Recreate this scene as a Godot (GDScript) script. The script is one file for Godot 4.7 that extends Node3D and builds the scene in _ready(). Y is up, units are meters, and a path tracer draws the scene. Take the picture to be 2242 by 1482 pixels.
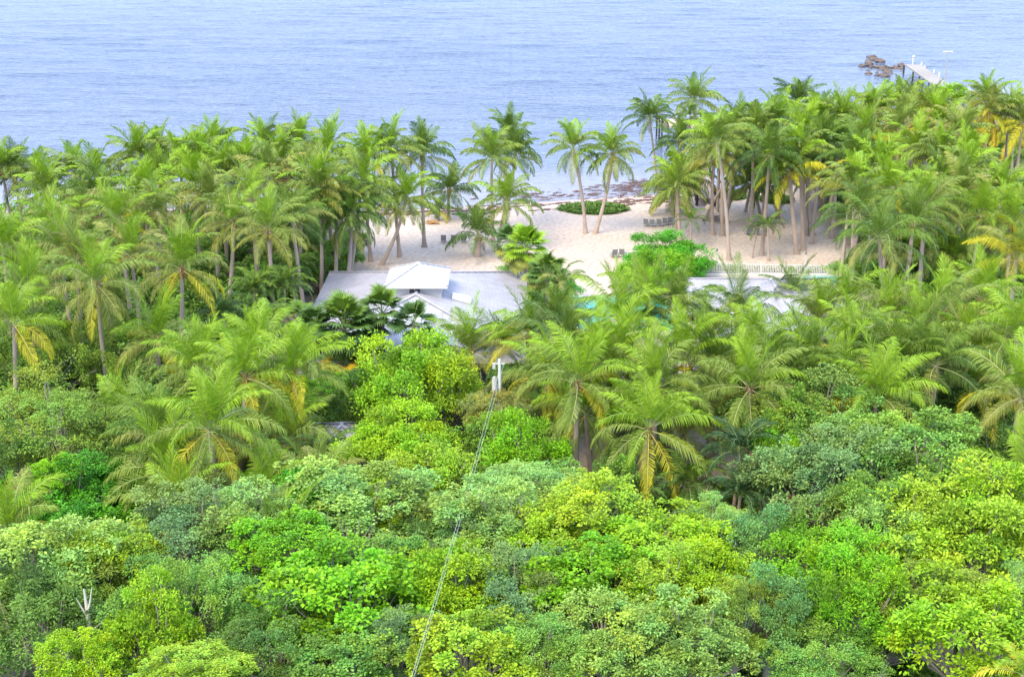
extends Node3D
# A tropical beach seen from the air: coconut groves, a house with a metal roof, broadleaf woods in front and the sea behind.

const H := 34.4            # height of the eye above the sand, metres
const PITCH := 18.3        # degrees below the horizontal
const LENS := 3000.0       # focal length, in units of a 2242 x 1482 frame

class Shape:
	var v := PackedVector3Array()
	var n := PackedVector3Array()
	var c := PackedColorArray()
	var u := PackedVector2Array()
	var i := PackedInt32Array()
	func tri(a: Vector3, b: Vector3, d: Vector3, col: Color) -> void:
		var k := v.size()
		v.push_back(a); v.push_back(b); v.push_back(d)
		c.push_back(col); c.push_back(col); c.push_back(col)
		i.push_back(k); i.push_back(k + 1); i.push_back(k + 2)
	func quad(a: Vector3, b: Vector3, d: Vector3, e: Vector3, col: Color) -> void:
		var k := v.size()
		v.push_back(a); v.push_back(b); v.push_back(d); v.push_back(e)
		c.push_back(col); c.push_back(col); c.push_back(col); c.push_back(col)
		i.push_back(k); i.push_back(k + 1); i.push_back(k + 2)
		i.push_back(k); i.push_back(k + 2); i.push_back(k + 3)
	func box(at: Vector3, size: Vector3, col := Color.WHITE, turn := Basis()) -> void:
		var h := size / 2.0
		var p := []
		for sx in [-1.0, 1.0]:
			for sy in [-1.0, 1.0]:
				for sz in [-1.0, 1.0]:
					p.append(at + turn * Vector3(h.x * sx, h.y * sy, h.z * sz))
		quad(p[0], p[1], p[3], p[2], col)
		quad(p[4], p[6], p[7], p[5], col)
		quad(p[0], p[4], p[5], p[1], col)
		quad(p[2], p[3], p[7], p[6], col)
		quad(p[0], p[2], p[6], p[4], col)
		quad(p[1], p[5], p[7], p[3], col)
	func bar(a: Vector3, b: Vector3, w: float, t: float, col := Color.WHITE) -> void:
		var z := (b - a).normalized()
		var x := z.cross(Vector3.UP)
		x = Vector3.RIGHT if x.length() < 0.01 else x.normalized()
		box((a + b) / 2.0, Vector3(w, t, a.distance_to(b)), col, Basis(x, z.cross(x) * -1.0, z))
	# a tube through points with a radius at each; smooth normals
	func tube(pts: Array, radii: Array, sides: int, cols: Array, cap := true) -> void:
		if n.size() < v.size():
			n.resize(v.size())
		var first := v.size()
		var side := Vector3.RIGHT
		for k in pts.size():
			var d: Vector3 = (pts[mini(k + 1, pts.size() - 1)] - pts[maxi(k - 1, 0)]).normalized()
			side = (side - d * side.dot(d))
			side = d.cross(Vector3.FORWARD).normalized() if side.length() < 0.05 else side.normalized()
			var other := d.cross(side)
			for s in sides:
				var a := TAU * s / sides
				var o := side * cos(a) + other * sin(a)
				v.push_back(pts[k] + o * radii[k])
				n.push_back(o)
				c.push_back(cols[k % cols.size()])
		for k in pts.size() - 1:
			for s in sides:
				var a := first + k * sides + s
				var b := first + k * sides + (s + 1) % sides
				i.append_array([a, a + sides, b, b, a + sides, b + sides])
		if cap:
			var top := v.size()
			v.push_back(pts[-1]); n.push_back((pts[-1] - pts[-2]).normalized()); c.push_back(cols[(pts.size() - 1) % cols.size()])
			for s in sides:
				i.append_array([first + (pts.size() - 1) * sides + s, top, first + (pts.size() - 1) * sides + (s + 1) % sides])
	func mesh(into: ArrayMesh = null) -> ArrayMesh:
		var m := into if into else ArrayMesh.new()
		var a := []
		a.resize(Mesh.ARRAY_MAX)
		a[Mesh.ARRAY_VERTEX] = v
		if n.size() == v.size():
			a[Mesh.ARRAY_NORMAL] = n
		if c.size() == v.size():
			a[Mesh.ARRAY_COLOR] = c
		if u.size() == v.size():
			a[Mesh.ARRAY_TEX_UV] = u
		a[Mesh.ARRAY_INDEX] = i
		m.add_surface_from_arrays(Mesh.PRIMITIVE_TRIANGLES, a)
		return m

var eye_turn := Basis(Vector3.RIGHT, deg_to_rad(-PITCH))
var taken := {}
var M := {}
var fronds := {}
var crowns := {}
var rng := RandomNumberGenerator.new()

# ---------------------------------------------------------------- helpers
func sight(px: float, py: float) -> Vector3:
	return eye_turn * Vector3((px - 1121.0) / LENS, (741.0 - py) / LENS, -1.0)
func at_h(px: float, py: float, h := 0.0) -> Vector3:
	var d := sight(px, py)
	return Vector3(0, H, 0) + d * ((h - H) / d.y)
func at_z(px: float, py: float, z: float) -> Vector3:
	var d := sight(px, py)
	return Vector3(0, H, 0) + d * (z / d.z)
func numbered(called: String) -> String:
	taken[called] = taken.get(called, -1) + 1
	return called if taken[called] == 0 else "%s_%03d" % [called, taken[called]]
func tag(o: Node, label := "", category := "", group := "", kind := "") -> Node:
	if label: o.set_meta("label", label)
	if category: o.set_meta("category", category)
	if group: o.set_meta("group", group)
	if kind: o.set_meta("kind", kind)
	return o
func thing(called: String, at: Vector3, turn := 0.0) -> Node3D:
	var o := Node3D.new()
	o.name = numbered(called)
	o.position = at
	o.rotation.y = turn
	add_child(o)
	return o
func put(called: String, m: Mesh, material: Material, parent: Node = null, at := Vector3.ZERO) -> MeshInstance3D:
	var o := MeshInstance3D.new()
	o.mesh = m
	if material:
		o.material_override = material
	o.position = at
	if parent == null:
		o.name = numbered(called)
		add_child(o)
	else:
		o.name = called
		parent.add_child(o, true)
	return o
func mat(r: float, g: float, b: float, rough := 0.8, leafy := 0.0, colors := true) -> StandardMaterial3D:
	var m := StandardMaterial3D.new()
	m.albedo_color = Color(r, g, b).linear_to_srgb()
	m.roughness = rough
	m.vertex_color_use_as_albedo = colors
	m.cull_mode = BaseMaterial3D.CULL_DISABLED
	if leafy > 0.0:
		m.backlight_enabled = true
		m.backlight = Color(leafy, leafy, leafy * 0.6)
		m.metallic_specular = 0.3
	return m
func grey(k: float) -> Color:
	return Color(k, k, k)
func noise_texture(size: int, freq: float, seed_: int, low: Color, high: Color, octaves := 4) -> NoiseTexture2D:
	var f := FastNoiseLite.new()
	f.seed = seed_
	f.frequency = freq
	f.fractal_octaves = octaves
	var g := Gradient.new()
	g.set_color(0, low)
	g.set_color(1, high)
	var t := NoiseTexture2D.new()
	t.width = size
	t.height = size
	t.seamless = true
	t.noise = f
	t.color_ramp = g
	return t
func bump_texture(size: int, freq: float, seed_: int, strength: float) -> NoiseTexture2D:
	var t := noise_texture(size, freq, seed_, Color.BLACK, Color.WHITE, 5)
	t.color_ramp = null
	t.as_normal_map = true
	t.bump_strength = strength
	return t

func _ready() -> void:
	rng.seed = 20240611
	# ------------------------------------------------ camera
	var cam := Camera3D.new()
	cam.name = "camera"
	cam.position = Vector3(0, H, 0)
	cam.basis = eye_turn
	cam.fov = rad_to_deg(2.0 * atan(741.0 / LENS))
	cam.near = 0.5
	cam.far = 9000.0
	add_child(cam)
	# ------------------------------------------------ sky, sun, exposure
	var sky := ProceduralSkyMaterial.new()
	sky.sky_top_color = Color(0.62, 0.70, 0.84)
	sky.sky_horizon_color = Color(0.575, 0.63, 0.735)
	sky.sky_curve = 0.25
	sky.ground_horizon_color = Color(0.75, 0.78, 0.80)
	sky.ground_bottom_color = Color(0.35, 0.36, 0.34)
	sky.sun_angle_max = 1.0
	sky.sky_energy_multiplier = 1.45
	var env := Environment.new()
	env.background_mode = Environment.BG_SKY
	env.sky = Sky.new()
	env.sky.sky_material = sky
	env.tonemap_mode = Environment.TONE_MAPPER_LINEAR
	env.tonemap_exposure = 1.9
	env.sdfgi_enabled = true
	env.ssao_enabled = true
	env.ssil_enabled = true
	var we := WorldEnvironment.new()
	we.name = "world_environment"
	we.environment = env
	add_child(we)
	var sun := DirectionalLight3D.new()
	sun.name = "sun"
	sun.light_energy = 0.85
	sun.light_angular_distance = 30.0
	sun.light_color = Color(1.0, 0.95, 0.85)
	sun.shadow_enabled = true
	sun.rotation_degrees = Vector3(-52, -38, 0)
	add_child(sun)
	make_materials()
	make_ground()
	make_sea()
	make_house()
	make_far_house()
	make_small_roofs()
	make_pools()
	make_fence()
	make_docks()
	make_fronds()
	make_crowns()
	plant_left_grove()
	plant_beach_palms()
	plant_right_grove()
	plant_middle_palms()
	plant_front_palms()
	plant_fan_palms()
	plant_trees()
	plant_bushes()
	make_undergrowth()
	make_beach_things()
	make_pole_and_wires()

# ---------------------------------------------------------------- materials
func make_materials() -> void:
	# foliage hues (linear base colours of leaves)
	M.leaf = {
		"fresh": mat(0.30, 0.50, 0.03, 0.42, 0.5), "green": mat(0.17, 0.29, 0.035, 0.42, 0.4), "grass": mat(0.25, 0.36, 0.06, 0.42, 0.4),
		"deep": mat(0.105, 0.20, 0.04, 0.42, 0.4), "olive": mat(0.33, 0.37, 0.08, 0.45, 0.4), "yellow": mat(0.60, 0.59, 0.04, 0.5, 0.6),
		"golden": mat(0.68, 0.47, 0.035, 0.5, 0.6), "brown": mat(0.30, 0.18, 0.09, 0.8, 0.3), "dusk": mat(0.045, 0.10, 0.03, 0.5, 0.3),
	}
	M.rib = {
		"pale": mat(0.42, 0.43, 0.17, 0.6), "green": mat(0.24, 0.33, 0.10, 0.6), "gold": mat(0.62, 0.46, 0.10, 0.6), "brown": mat(0.35, 0.24, 0.14, 0.8),
	}
	M.tree = {
		"lime": mat(0.44, 0.70, 0.03, 0.45, 0.6), "bright": mat(0.30, 0.64, 0.025, 0.45, 0.6), "pale": mat(0.42, 0.64, 0.14, 0.45, 0.6),
		"yellow": mat(0.48, 0.69, 0.05, 0.45, 0.6), "mid": mat(0.28, 0.50, 0.08, 0.45, 0.55), "olive": mat(0.38, 0.53, 0.07, 0.5, 0.55),
		"grey": mat(0.28, 0.45, 0.15, 0.5, 0.55), "blue": mat(0.22, 0.43, 0.12, 0.5, 0.55), "dark": mat(0.18, 0.32, 0.06, 0.5, 0.5),
		"vivid": mat(0.15, 0.52, 0.03, 0.45, 0.55), "rust": mat(0.44, 0.44, 0.11, 0.6, 0.5), "pink": mat(0.70, 0.42, 0.26, 0.6, 0.5),
	}
	M.bark = mat(0.50, 0.40, 0.34, 0.9)
	M.bark.normal_enabled = true
	M.bark.normal_texture = bump_texture(256, 0.05, 5, 6.0)
	M.bark.uv1_triplanar = true
	M.bark.uv1_scale = Vector3(1.5, 3.0, 1.5)
	M.limb = mat(0.38, 0.33, 0.28, 0.9)
	M.boots = mat(0.45, 0.24, 0.11, 0.9)
	M.nut = mat(0.34, 0.26, 0.05, 0.5)
	var sand = mat(1, 1, 1, 0.95)
	sand.albedo_texture = noise_texture(1024, 0.02, 11, Color(0.80, 0.79, 0.78), Color(1.0, 1.0, 1.0), 6)
	sand.normal_enabled = true
	sand.normal_scale = 0.25
	sand.normal_texture = bump_texture(1024, 0.03, 12, 10.0)
	sand.uv1_triplanar = true
	sand.uv1_world_triplanar = true
	sand.uv1_scale = Vector3(0.085, 0.085, 0.085)
	M.sand = sand
	var sea = mat(1, 1, 1, 0.12)
	sea.metallic_specular = 0.5
	sea.normal_enabled = true
	sea.normal_scale = 0.5
	sea.normal_texture = ripple_texture()
	sea.uv1_scale = Vector3(1, 1, 1)
	M.sea = sea
	M.roof = mat(0.49, 0.48, 0.53, 0.5)
	M.roof.metallic = 0.15
	M.roof.albedo_texture = noise_texture(512, 0.012, 31, Color(0.86, 0.85, 0.86), Color(1, 1, 1), 4)
	M.roof.uv1_triplanar = true
	M.roof.uv1_world_triplanar = true
	M.roof.uv1_scale = Vector3(0.12, 0.12, 0.12)
	M.roof_white = mat(0.55, 0.55, 0.58, 0.5)
	M.roof_dark = mat(0.20, 0.21, 0.25, 0.6)
	M.white = mat(0.62, 0.62, 0.62, 0.6)
	M.off_white = mat(0.70, 0.66, 0.62, 0.7)
	M.glass = mat(0.05, 0.06, 0.09, 0.1)
	M.steel = mat(0.34, 0.35, 0.38, 0.5)
	M.concrete = mat(0.40, 0.37, 0.34, 0.9)
	M.concrete.albedo_texture = noise_texture(256, 0.03, 41, Color(0.8, 0.79, 0.77), Color(1, 1, 1), 5)
	M.concrete.uv1_triplanar = true
	M.concrete.uv1_world_triplanar = true
	M.concrete.uv1_scale = Vector3(0.3, 0.3, 0.3)
	M.deck_wood = mat(0.50, 0.36, 0.29, 0.85)
	M.pile = mat(0.05, 0.045, 0.05, 0.8)
	M.pool = mat(0.04, 0.42, 0.36, 0.12)
	M.pool.normal_enabled = true
	M.pool.normal_scale = 0.35
	M.pool.normal_texture = M.sea.normal_texture
	M.pool.uv1_triplanar = true
	M.pool.uv1_scale = Vector3(0.12, 0.12, 0.12)
	M.sling = mat(0.26, 0.27, 0.29, 0.8)
	M.rock = mat(0.17, 0.13, 0.11, 0.9)
	M.weed = mat(0.20, 0.11, 0.09, 0.95)
	M.turf = mat(0.15, 0.27, 0.05, 0.7, 0.5)
	M.rope = mat(0.60, 0.50, 0.44, 0.9)
	M.wire = mat(0.40, 0.46, 0.44, 0.6)

# a tileable height field of many small crossing waves, crests lying along x
func ripple_texture() -> ImageTexture:
	var size = 512
	var r = RandomNumberGenerator.new()
	r.seed = 77
	var waves = []
	for k in 34:
		var ky = r.randi_range(5, 46)
		var kx = r.randi_range(-ky / 3 - 1, ky / 3 + 2)
		waves.append([kx, ky, r.randf() * TAU, 1.0 / pow(ky, 1.1)])
	var h = PackedFloat32Array()
	h.resize(size * size)
	for w in waves:
		var sx = PackedFloat32Array()
		var cx = PackedFloat32Array()
		for x in size:
			sx.push_back(sin(TAU * w[0] * x / size)); cx.push_back(cos(TAU * w[0] * x / size))
		for y in size:
			var a: float = TAU * w[1] * y / size + w[2]
			var sa: float = sin(a) * w[3]
			var ca: float = cos(a) * w[3]
			var row = y * size
			for x in size:
				h[row + x] += sa * cx[x] + ca * sx[x]
	var im = Image.create(size, size, false, Image.FORMAT_RGB8)
	for y in size:
		for x in size:
			var c = h[y * size + x]
			var dx = (h[y * size + (x + 1) % size] - c) * 11.0
			var dy = (h[((y + 1) % size) * size + x] - c) * 11.0
			var nn = Vector3(-dx, dy, 1.0).normalized()
			im.set_pixel(x, y, Color(nn.x * 0.5 + 0.5, nn.y * 0.5 + 0.5, nn.z * 0.5 + 0.5))
	return ImageTexture.create_from_image(im)

# ---------------------------------------------------------------- ground and sea
var coast = []
func shore_z(x: float) -> float:
	if coast.is_empty():
		for p in [[-500, 450], [0, 446], [400, 450], [780, 456], [1000, 446], [1200, 434], [1400, 421], [1640, 405], [1790, 354], [1850, 300], [1990, 238], [2100, 224], [2242, 216]]:
			coast.append(at_h(p[0], p[1], -0.35))
	if x <= coast[0].x: return coast[0].z
	for k in coast.size() - 1:
		if x < coast[k + 1].x:
			var t: float = (x - coast[k].x) / (coast[k + 1].x - coast[k].x)
			return lerpf(coast[k].z, coast[k + 1].z, t)
	return coast[-1].z
func sandy(x: float, z: float) -> float:
	var inland = z - shore_z(x)
	var s = 1.0 - smoothstep(5.0, 9.0, inland)
	if z < -98.0:
		s = maxf(s, smoothstep(-20.0, -15.0, x) * (1.0 - smoothstep(31.0, 36.0, x)))
	var q = Vector2((x - 11.0) / 11.0, (z + 80.0) / 5.5).length()
	s = maxf(s, 1.0 - smoothstep(0.8, 1.1, Vector2((x - 64.0) / 8.0, (z + 168.0) / 14.0).length()))
	s = maxf(s, 1.0 - smoothstep(0.8, 1.1, Vector2((x + 57.0) / 6.0, (z + 150.0) / 8.0).length()))
	return maxf(s, 1.0 - smoothstep(0.8, 1.1, q))
func make_ground() -> void:
	var s = Shape.new()
	var nz = FastNoiseLite.new()
	nz.seed = 3
	nz.frequency = 0.06
	var cols = 150
	var rows = 190
	for r in rows + 1:
		var z = -20.0 - 270.0 * r / rows
		for q in cols + 1:
			var x = -150.0 + 300.0 * q / cols
			var inland = z - shore_z(x)
			var y = 0.10 * nz.get_noise_2d(x * 3.0, z * 3.0) * smoothstep(4.0, 12.0, inland)
			y += lerpf(-2.5, 0.0, smoothstep(-14.0, 6.5, inland))
			var litter = Color(0.10, 0.085, 0.05).lerp(Color(0.24, 0.19, 0.14), clampf(0.5 + 1.4 * nz.get_noise_2d(x, z + 300.0), 0, 1))
			var sand = Color(0.66, 0.555, 0.47).lerp(Color(0.62, 0.50, 0.42), clampf(0.5 + nz.get_noise_2d(x * 0.6 + 90.0, z), 0, 1))
			var wet = Color(0.44, 0.36, 0.34)
			var c = litter.lerp(sand.lerp(wet, 1.0 - smoothstep(1.0, 5.0, inland)), sandy(x, z))
			s.v.push_back(Vector3(x, y, z))
			s.c.push_back(c)
	for r in rows:
		for q in cols:
			var a = r * (cols + 1) + q
			s.i.append_array([a, a + cols + 1, a + 1, a + 1, a + cols + 1, a + cols + 2])
	var st = SurfaceTool.new()
	st.create_from(s.mesh(), 0)
	st.generate_normals()
	tag(put("ground", st.commit(), M.sand), "pale sandy ground of the beach and the darker floor of the woods", "", "", "structure")
	# land beyond what the frame shows, left, right and behind the eye
	var far = Shape.new()
	var lc = Color(0.12, 0.10, 0.06)
	far.quad(Vector3(-4000, -0.6, -118), Vector3(4000, -0.6, -118), Vector3(4000, -0.6, 4000), Vector3(-4000, -0.6, 4000), lc)
	tag(put("land", far.mesh(), M.sand), "dark land reaching away inland behind the woods", "", "", "structure")

func make_sea() -> void:
	var r = RandomNumberGenerator.new()
	r.seed = 9
	var waves = []
	for k in 22:
		var long = 1.9 * pow(1.135, k)
		var a = r.randfn(0.03, 0.26)
		waves.append([sin(a) * TAU / long, cos(a) * TAU / long, r.randf() * TAU, 0.024 * (1.0 if long < 11.0 else 0.55)])
	var swell = FastNoiseLite.new()
	swell.seed = 8
	swell.frequency = 0.013
	var s = Shape.new()
	var zs = []
	var z = -138.0
	while z > -520.0:
		zs.append(z)
		z -= 0.42 + 0.0030 * (-z - 138.0)
	zs.append(-520.0)
	var cols = 210
	for zz in zs:
		for q in cols + 1:
			var x = -200.0 + 400.0 * q / cols
			var out: float = shore_z(x) - zz
			var calm = smoothstep(-2.0, 40.0, out) * (0.75 + 0.5 * swell.get_noise_2d(x, zz * 0.5)) + 0.05
			var hgt = 0.0
			var sx = 0.0
			var sz = 0.0
			for w in waves:
				var ph: float = w[0] * x + w[1] * zz + w[2]
				var k = Vector2(w[0], w[1]).length()
				hgt += sin(ph) * w[3] / k
				sx += cos(ph) * w[3] * w[0] / k
				sz += cos(ph) * w[3] * w[1] / k
			s.v.push_back(Vector3(x, -0.35 + hgt * calm, zz))
			s.n.push_back(Vector3(-sx * calm, 1.0, -sz * calm).normalized())
			s.u.push_back(Vector2(x / 17.0, zz / 13.0))
			var shallow = Color(0.22, 0.21, 0.24)
			var near = Color(0.08, 0.11, 0.16)
			var deep = Color(0.03, 0.06, 0.12)
			var patch = 6.0 * swell.get_noise_2d(x * 2.0 + 50.0, zz * 4.0)
			var c = shallow.lerp(near, smoothstep(-1.0, 26.0, out + patch)).lerp(deep, smoothstep(18.0, 110.0, out + patch * 3.0))
			s.c.push_back(c)
	for q in zs.size() - 1:
		for k in cols:
			var a: int = q * (cols + 1) + k
			s.i.append_array([a, a + cols + 1, a + 1, a + 1, a + cols + 1, a + cols + 2])
	tag(put("sea", s.mesh(), M.sea), "calm pale blue sea with small ripples running along the shore", "", "", "structure")
	var f = Shape.new()
	for e in [[-6000, -200, -138, -6000], [200, 6000, -138, -6000], [-200, 200, -520, -6000]]:
		f.quad(Vector3(e[0], -0.37, e[2]), Vector3(e[0], -0.37, e[3]), Vector3(e[1], -0.37, e[3]), Vector3(e[1], -0.37, e[2]), Color(0.03, 0.06, 0.12))
	for p in f.v:
		f.u.push_back(Vector2(p.x / 17.0, p.z / 13.0))
	tag(put("water", f.mesh(), M.sea), "open sea reaching to the horizon", "", "", "structure")

# ---------------------------------------------------------------- houses
# one plane of a metal roof: panels side by side between two edges, each with a raised seam. a, b: the eave; p, q: the upper edge above a and b
func roof_plane(called: String, parent: Node, a: Vector3, b: Vector3, p: Vector3, q: Vector3, each: float, m: Material, cut := 0.0) -> void:
	var count = maxi(1, roundi(a.distance_to(b) / each))
	var up = (b - a).cross(p - a).normalized()
	if up.y < 0.0: up = -up
	var o = Node3D.new()
	o.name = called
	parent.add_child(o, true)
	var along = (b - a) / count
	var flat = (b - a).normalized()
	var rise = (p + q) / 2.0 - (a + b) / 2.0
	rise -= flat * rise.dot(flat)
	var reach = rise.length()
	rise = rise.normalized()
	var pa = (p - a).dot(flat)
	var qa = (q - a).dot(flat)
	var whole = a.distance_to(b)
	for k in count:
		var s = Shape.new()
		var t0 = whole * k / count
		var t1 = whole * (k + 1) / count
		var tone = grey(1.0 - 0.05 * absf(sin(k * 12.9898)))
		var h0 = reach * height_at(t0, pa, qa, whole)
		var h1 = reach * height_at(t1, pa, qa, whole)
		var e0 = a + flat * t0
		var e1 = a + flat * t1
		if pa > t0 and pa < t1 or qa > t0 and qa < t1:
			var mid = pa if pa > t0 and pa < t1 else qa
			s.quad(e0, e1, e1 + rise * h1, a + flat * mid + rise * reach, tone)
			s.tri(e0, a + flat * mid + rise * reach, e0 + rise * h0, tone)
		else:
			s.quad(e0, e1, e1 + rise * h1, e0 + rise * h0, tone)
		if h0 > 0.4:
			s.bar(e0 + up * 0.015, e0 + rise * h0 + up * 0.015, 0.04, 0.045, tone)
		put("roof_panel", s.mesh(), m, o)
func height_at(t: float, pa: float, qa: float, whole: float) -> float:
	if t < pa: return t / maxf(pa, 0.001)
	if t > qa: return (whole - t) / maxf(whole - qa, 0.001)
	return 1.0
func hip_roof(parent: Node, x0: float, x1: float, z0: float, z1: float, eave: float, top: float, inset: float, each: float, m: Material) -> void:
	# ridge runs along z
	var xm = (x0 + x1) / 2.0
	var r0 = Vector3(xm, top, z0 + inset)
	var r1 = Vector3(xm, top, z1 - inset)
	var a = Vector3(x0, eave, z0)
	var b = Vector3(x1, eave, z0)
	var c = Vector3(x1, eave, z1)
	var d = Vector3(x0, eave, z1)
	roof_plane("roof_slope", parent, a, d, r0, r1, each, m)
	roof_plane("roof_slope", parent, c, b, r1, r0, each, m)
	roof_plane("roof_slope", parent, d, c, r1, r1, each, m)
	roof_plane("roof_slope", parent, b, a, r0, r0, each, m)
	var cap = Shape.new()
	for e in [[a, r0], [b, r0], [c, r1], [d, r1], [r0, r1]]:
		if e[0].distance_to(e[1]) > 0.1:
			cap.bar(e[0] + Vector3.UP * 0.06, e[1] + Vector3.UP * 0.06, 0.22, 0.06)
	put("ridge_cap", cap.mesh(), m, parent)
	var g = Shape.new()
	for e in [[a, b], [b, c], [c, d], [d, a]]:
		g.bar(e[0] - Vector3.UP * 0.10, e[1] - Vector3.UP * 0.10, 0.06, 0.18)
	put("fascia", g.mesh(), M.white, parent)
func window_in(parent: Node, at: Vector3, w: float, h: float, turn := 0.0) -> void:
	var f = Shape.new()
	f.box(Vector3(0, h / 2 + 0.05, 0), Vector3(w + 0.2, 0.1, 0.1)); f.box(Vector3(0, -h / 2 - 0.05, 0), Vector3(w + 0.2, 0.1, 0.1))
	f.box(Vector3(w / 2 + 0.05, 0, 0), Vector3(0.1, h, 0.1)); f.box(Vector3(-w / 2 - 0.05, 0, 0), Vector3(0.1, h, 0.1))
	f.box(Vector3(0, 0, 0.01), Vector3(0.05, h, 0.05))
	var o = put("window", f.mesh(), M.white, parent, at)
	o.rotation.y = turn
	var p = Shape.new()
	p.box(Vector3.ZERO, Vector3(w, h, 0.03))
	put("pane", p.mesh(), M.glass, o)
func make_house() -> void:
	var at = Vector3(-7.2, 0, -101.5)
	var o = thing("beach_house", at)
	tag(o, "large house with grey standing seam roof and a white cupola on top", "house")
	var w = Shape.new()
	w.box(Vector3(0, 1.5, 0), Vector3(15.6, 3.0, 21.6))
	put("wall", w.mesh(), M.white, o)
	for z in [-8.0, -3.0, 2.0, 7.0]:
		window_in(o, Vector3(-7.83, 1.7, z), 1.6, 1.3, PI / 2)
		window_in(o, Vector3(7.83, 1.7, z), 1.6, 1.3, PI / 2)
	for x in [-5.0, 0.0, 5.0]:
		window_in(o, Vector3(x, 1.6, 10.83), 1.8, 1.4)
		window_in(o, Vector3(x, 1.6, -10.83), 1.8, 1.4)
	hip_roof(o, -8.4, 8.4, -11.5, 11.5, 3.0, 5.3, 8.4, 0.52, M.roof)
	# cupola
	var cw = Shape.new()
	cw.box(Vector3(0, 4.9, 0.2), Vector3(3.7, 2.0, 3.9))
	var cup = put("cupola", cw.mesh(), M.white, o)
	window_in(cup, Vector3(-0.15, 5.35, 2.18), 0.8, 0.42)
	hip_roof(cup, -2.35, 2.35, -2.4, 2.7, 5.85, 6.95, 2.45, 0.42, M.roof_white)
	# hatches and skylights lie on the slopes
	var drop = 2.3 / 8.4
	var sl = Shape.new()
	var tilt = Basis(Vector3.RIGHT, atan(2.3 / 8.4))
	sl.box(Vector3(-0.1, 3.0 + (11.5 - 6.1) * drop + 0.12, 6.1), Vector3(1.35, 0.14, 2.6), Color.WHITE, tilt)
	sl.box(Vector3(-0.1, 3.0 + (11.5 - 5.7) * drop + 0.28, 5.7), Vector3(0.4, 0.16, 0.4), Color(0.8, 0.8, 0.8), tilt)
	tag(put("roof_hatch", sl.mesh(), M.white, o), "white roof hatch on the front slope")
	var ls = Shape.new()
	ls.box(Vector3(-3.05, 3.0 + (8.4 - 3.05) * drop + 0.12, 1.2), Vector3(1.0, 0.12, 1.9), Color.WHITE, Basis(Vector3.FORWARD, -atan(drop)))
	tag(put("skylight", ls.mesh(), M.glass, o), "dark skylight left of the cupola")
	var rs = Shape.new()
	rs.box(Vector3(3.35, 3.0 + (8.4 - 3.35) * drop + 0.12, 1.3), Vector3(1.5, 0.12, 1.5), Color.WHITE, Basis(Vector3.FORWARD, atan(drop)))
	tag(put("skylight", rs.mesh(), M.white, o), "white skylight right of the cupola")
	var vp = Shape.new()
	vp.tube([Vector3(-5.2, 3.7, 4.6), Vector3(-5.2, 4.3, 4.6)], [0.07, 0.07], 8, [Color.WHITE])
	put("vent_pipe", vp.mesh(), M.white, o)
func make_far_house() -> void:
	var o = thing("pool_house", Vector3(20.6, 0, -103.5))
	tag(o, "low house with pale grey seamed roof behind palms and beside the picket fence", "house")
	var w = Shape.new()
	w.box(Vector3(0, 1.4, 0), Vector3(11.4, 2.8, 14.4))
	put("wall", w.mesh(), M.white, o)
	for x in [-3.5, 0.0, 3.5]:
		window_in(o, Vector3(x, 1.5, 7.23), 1.5, 1.2)
	for z in [-4.0, 0.0, 4.0]:
		window_in(o, Vector3(-5.73, 1.5, z), 1.5, 1.2, PI / 2)
		window_in(o, Vector3(5.73, 1.5, z), 1.5, 1.2, PI / 2)
	hip_roof(o, -6.2, 6.2, -7.8, 7.8, 2.9, 4.6, 6.2, 0.5, M.roof)
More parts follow.
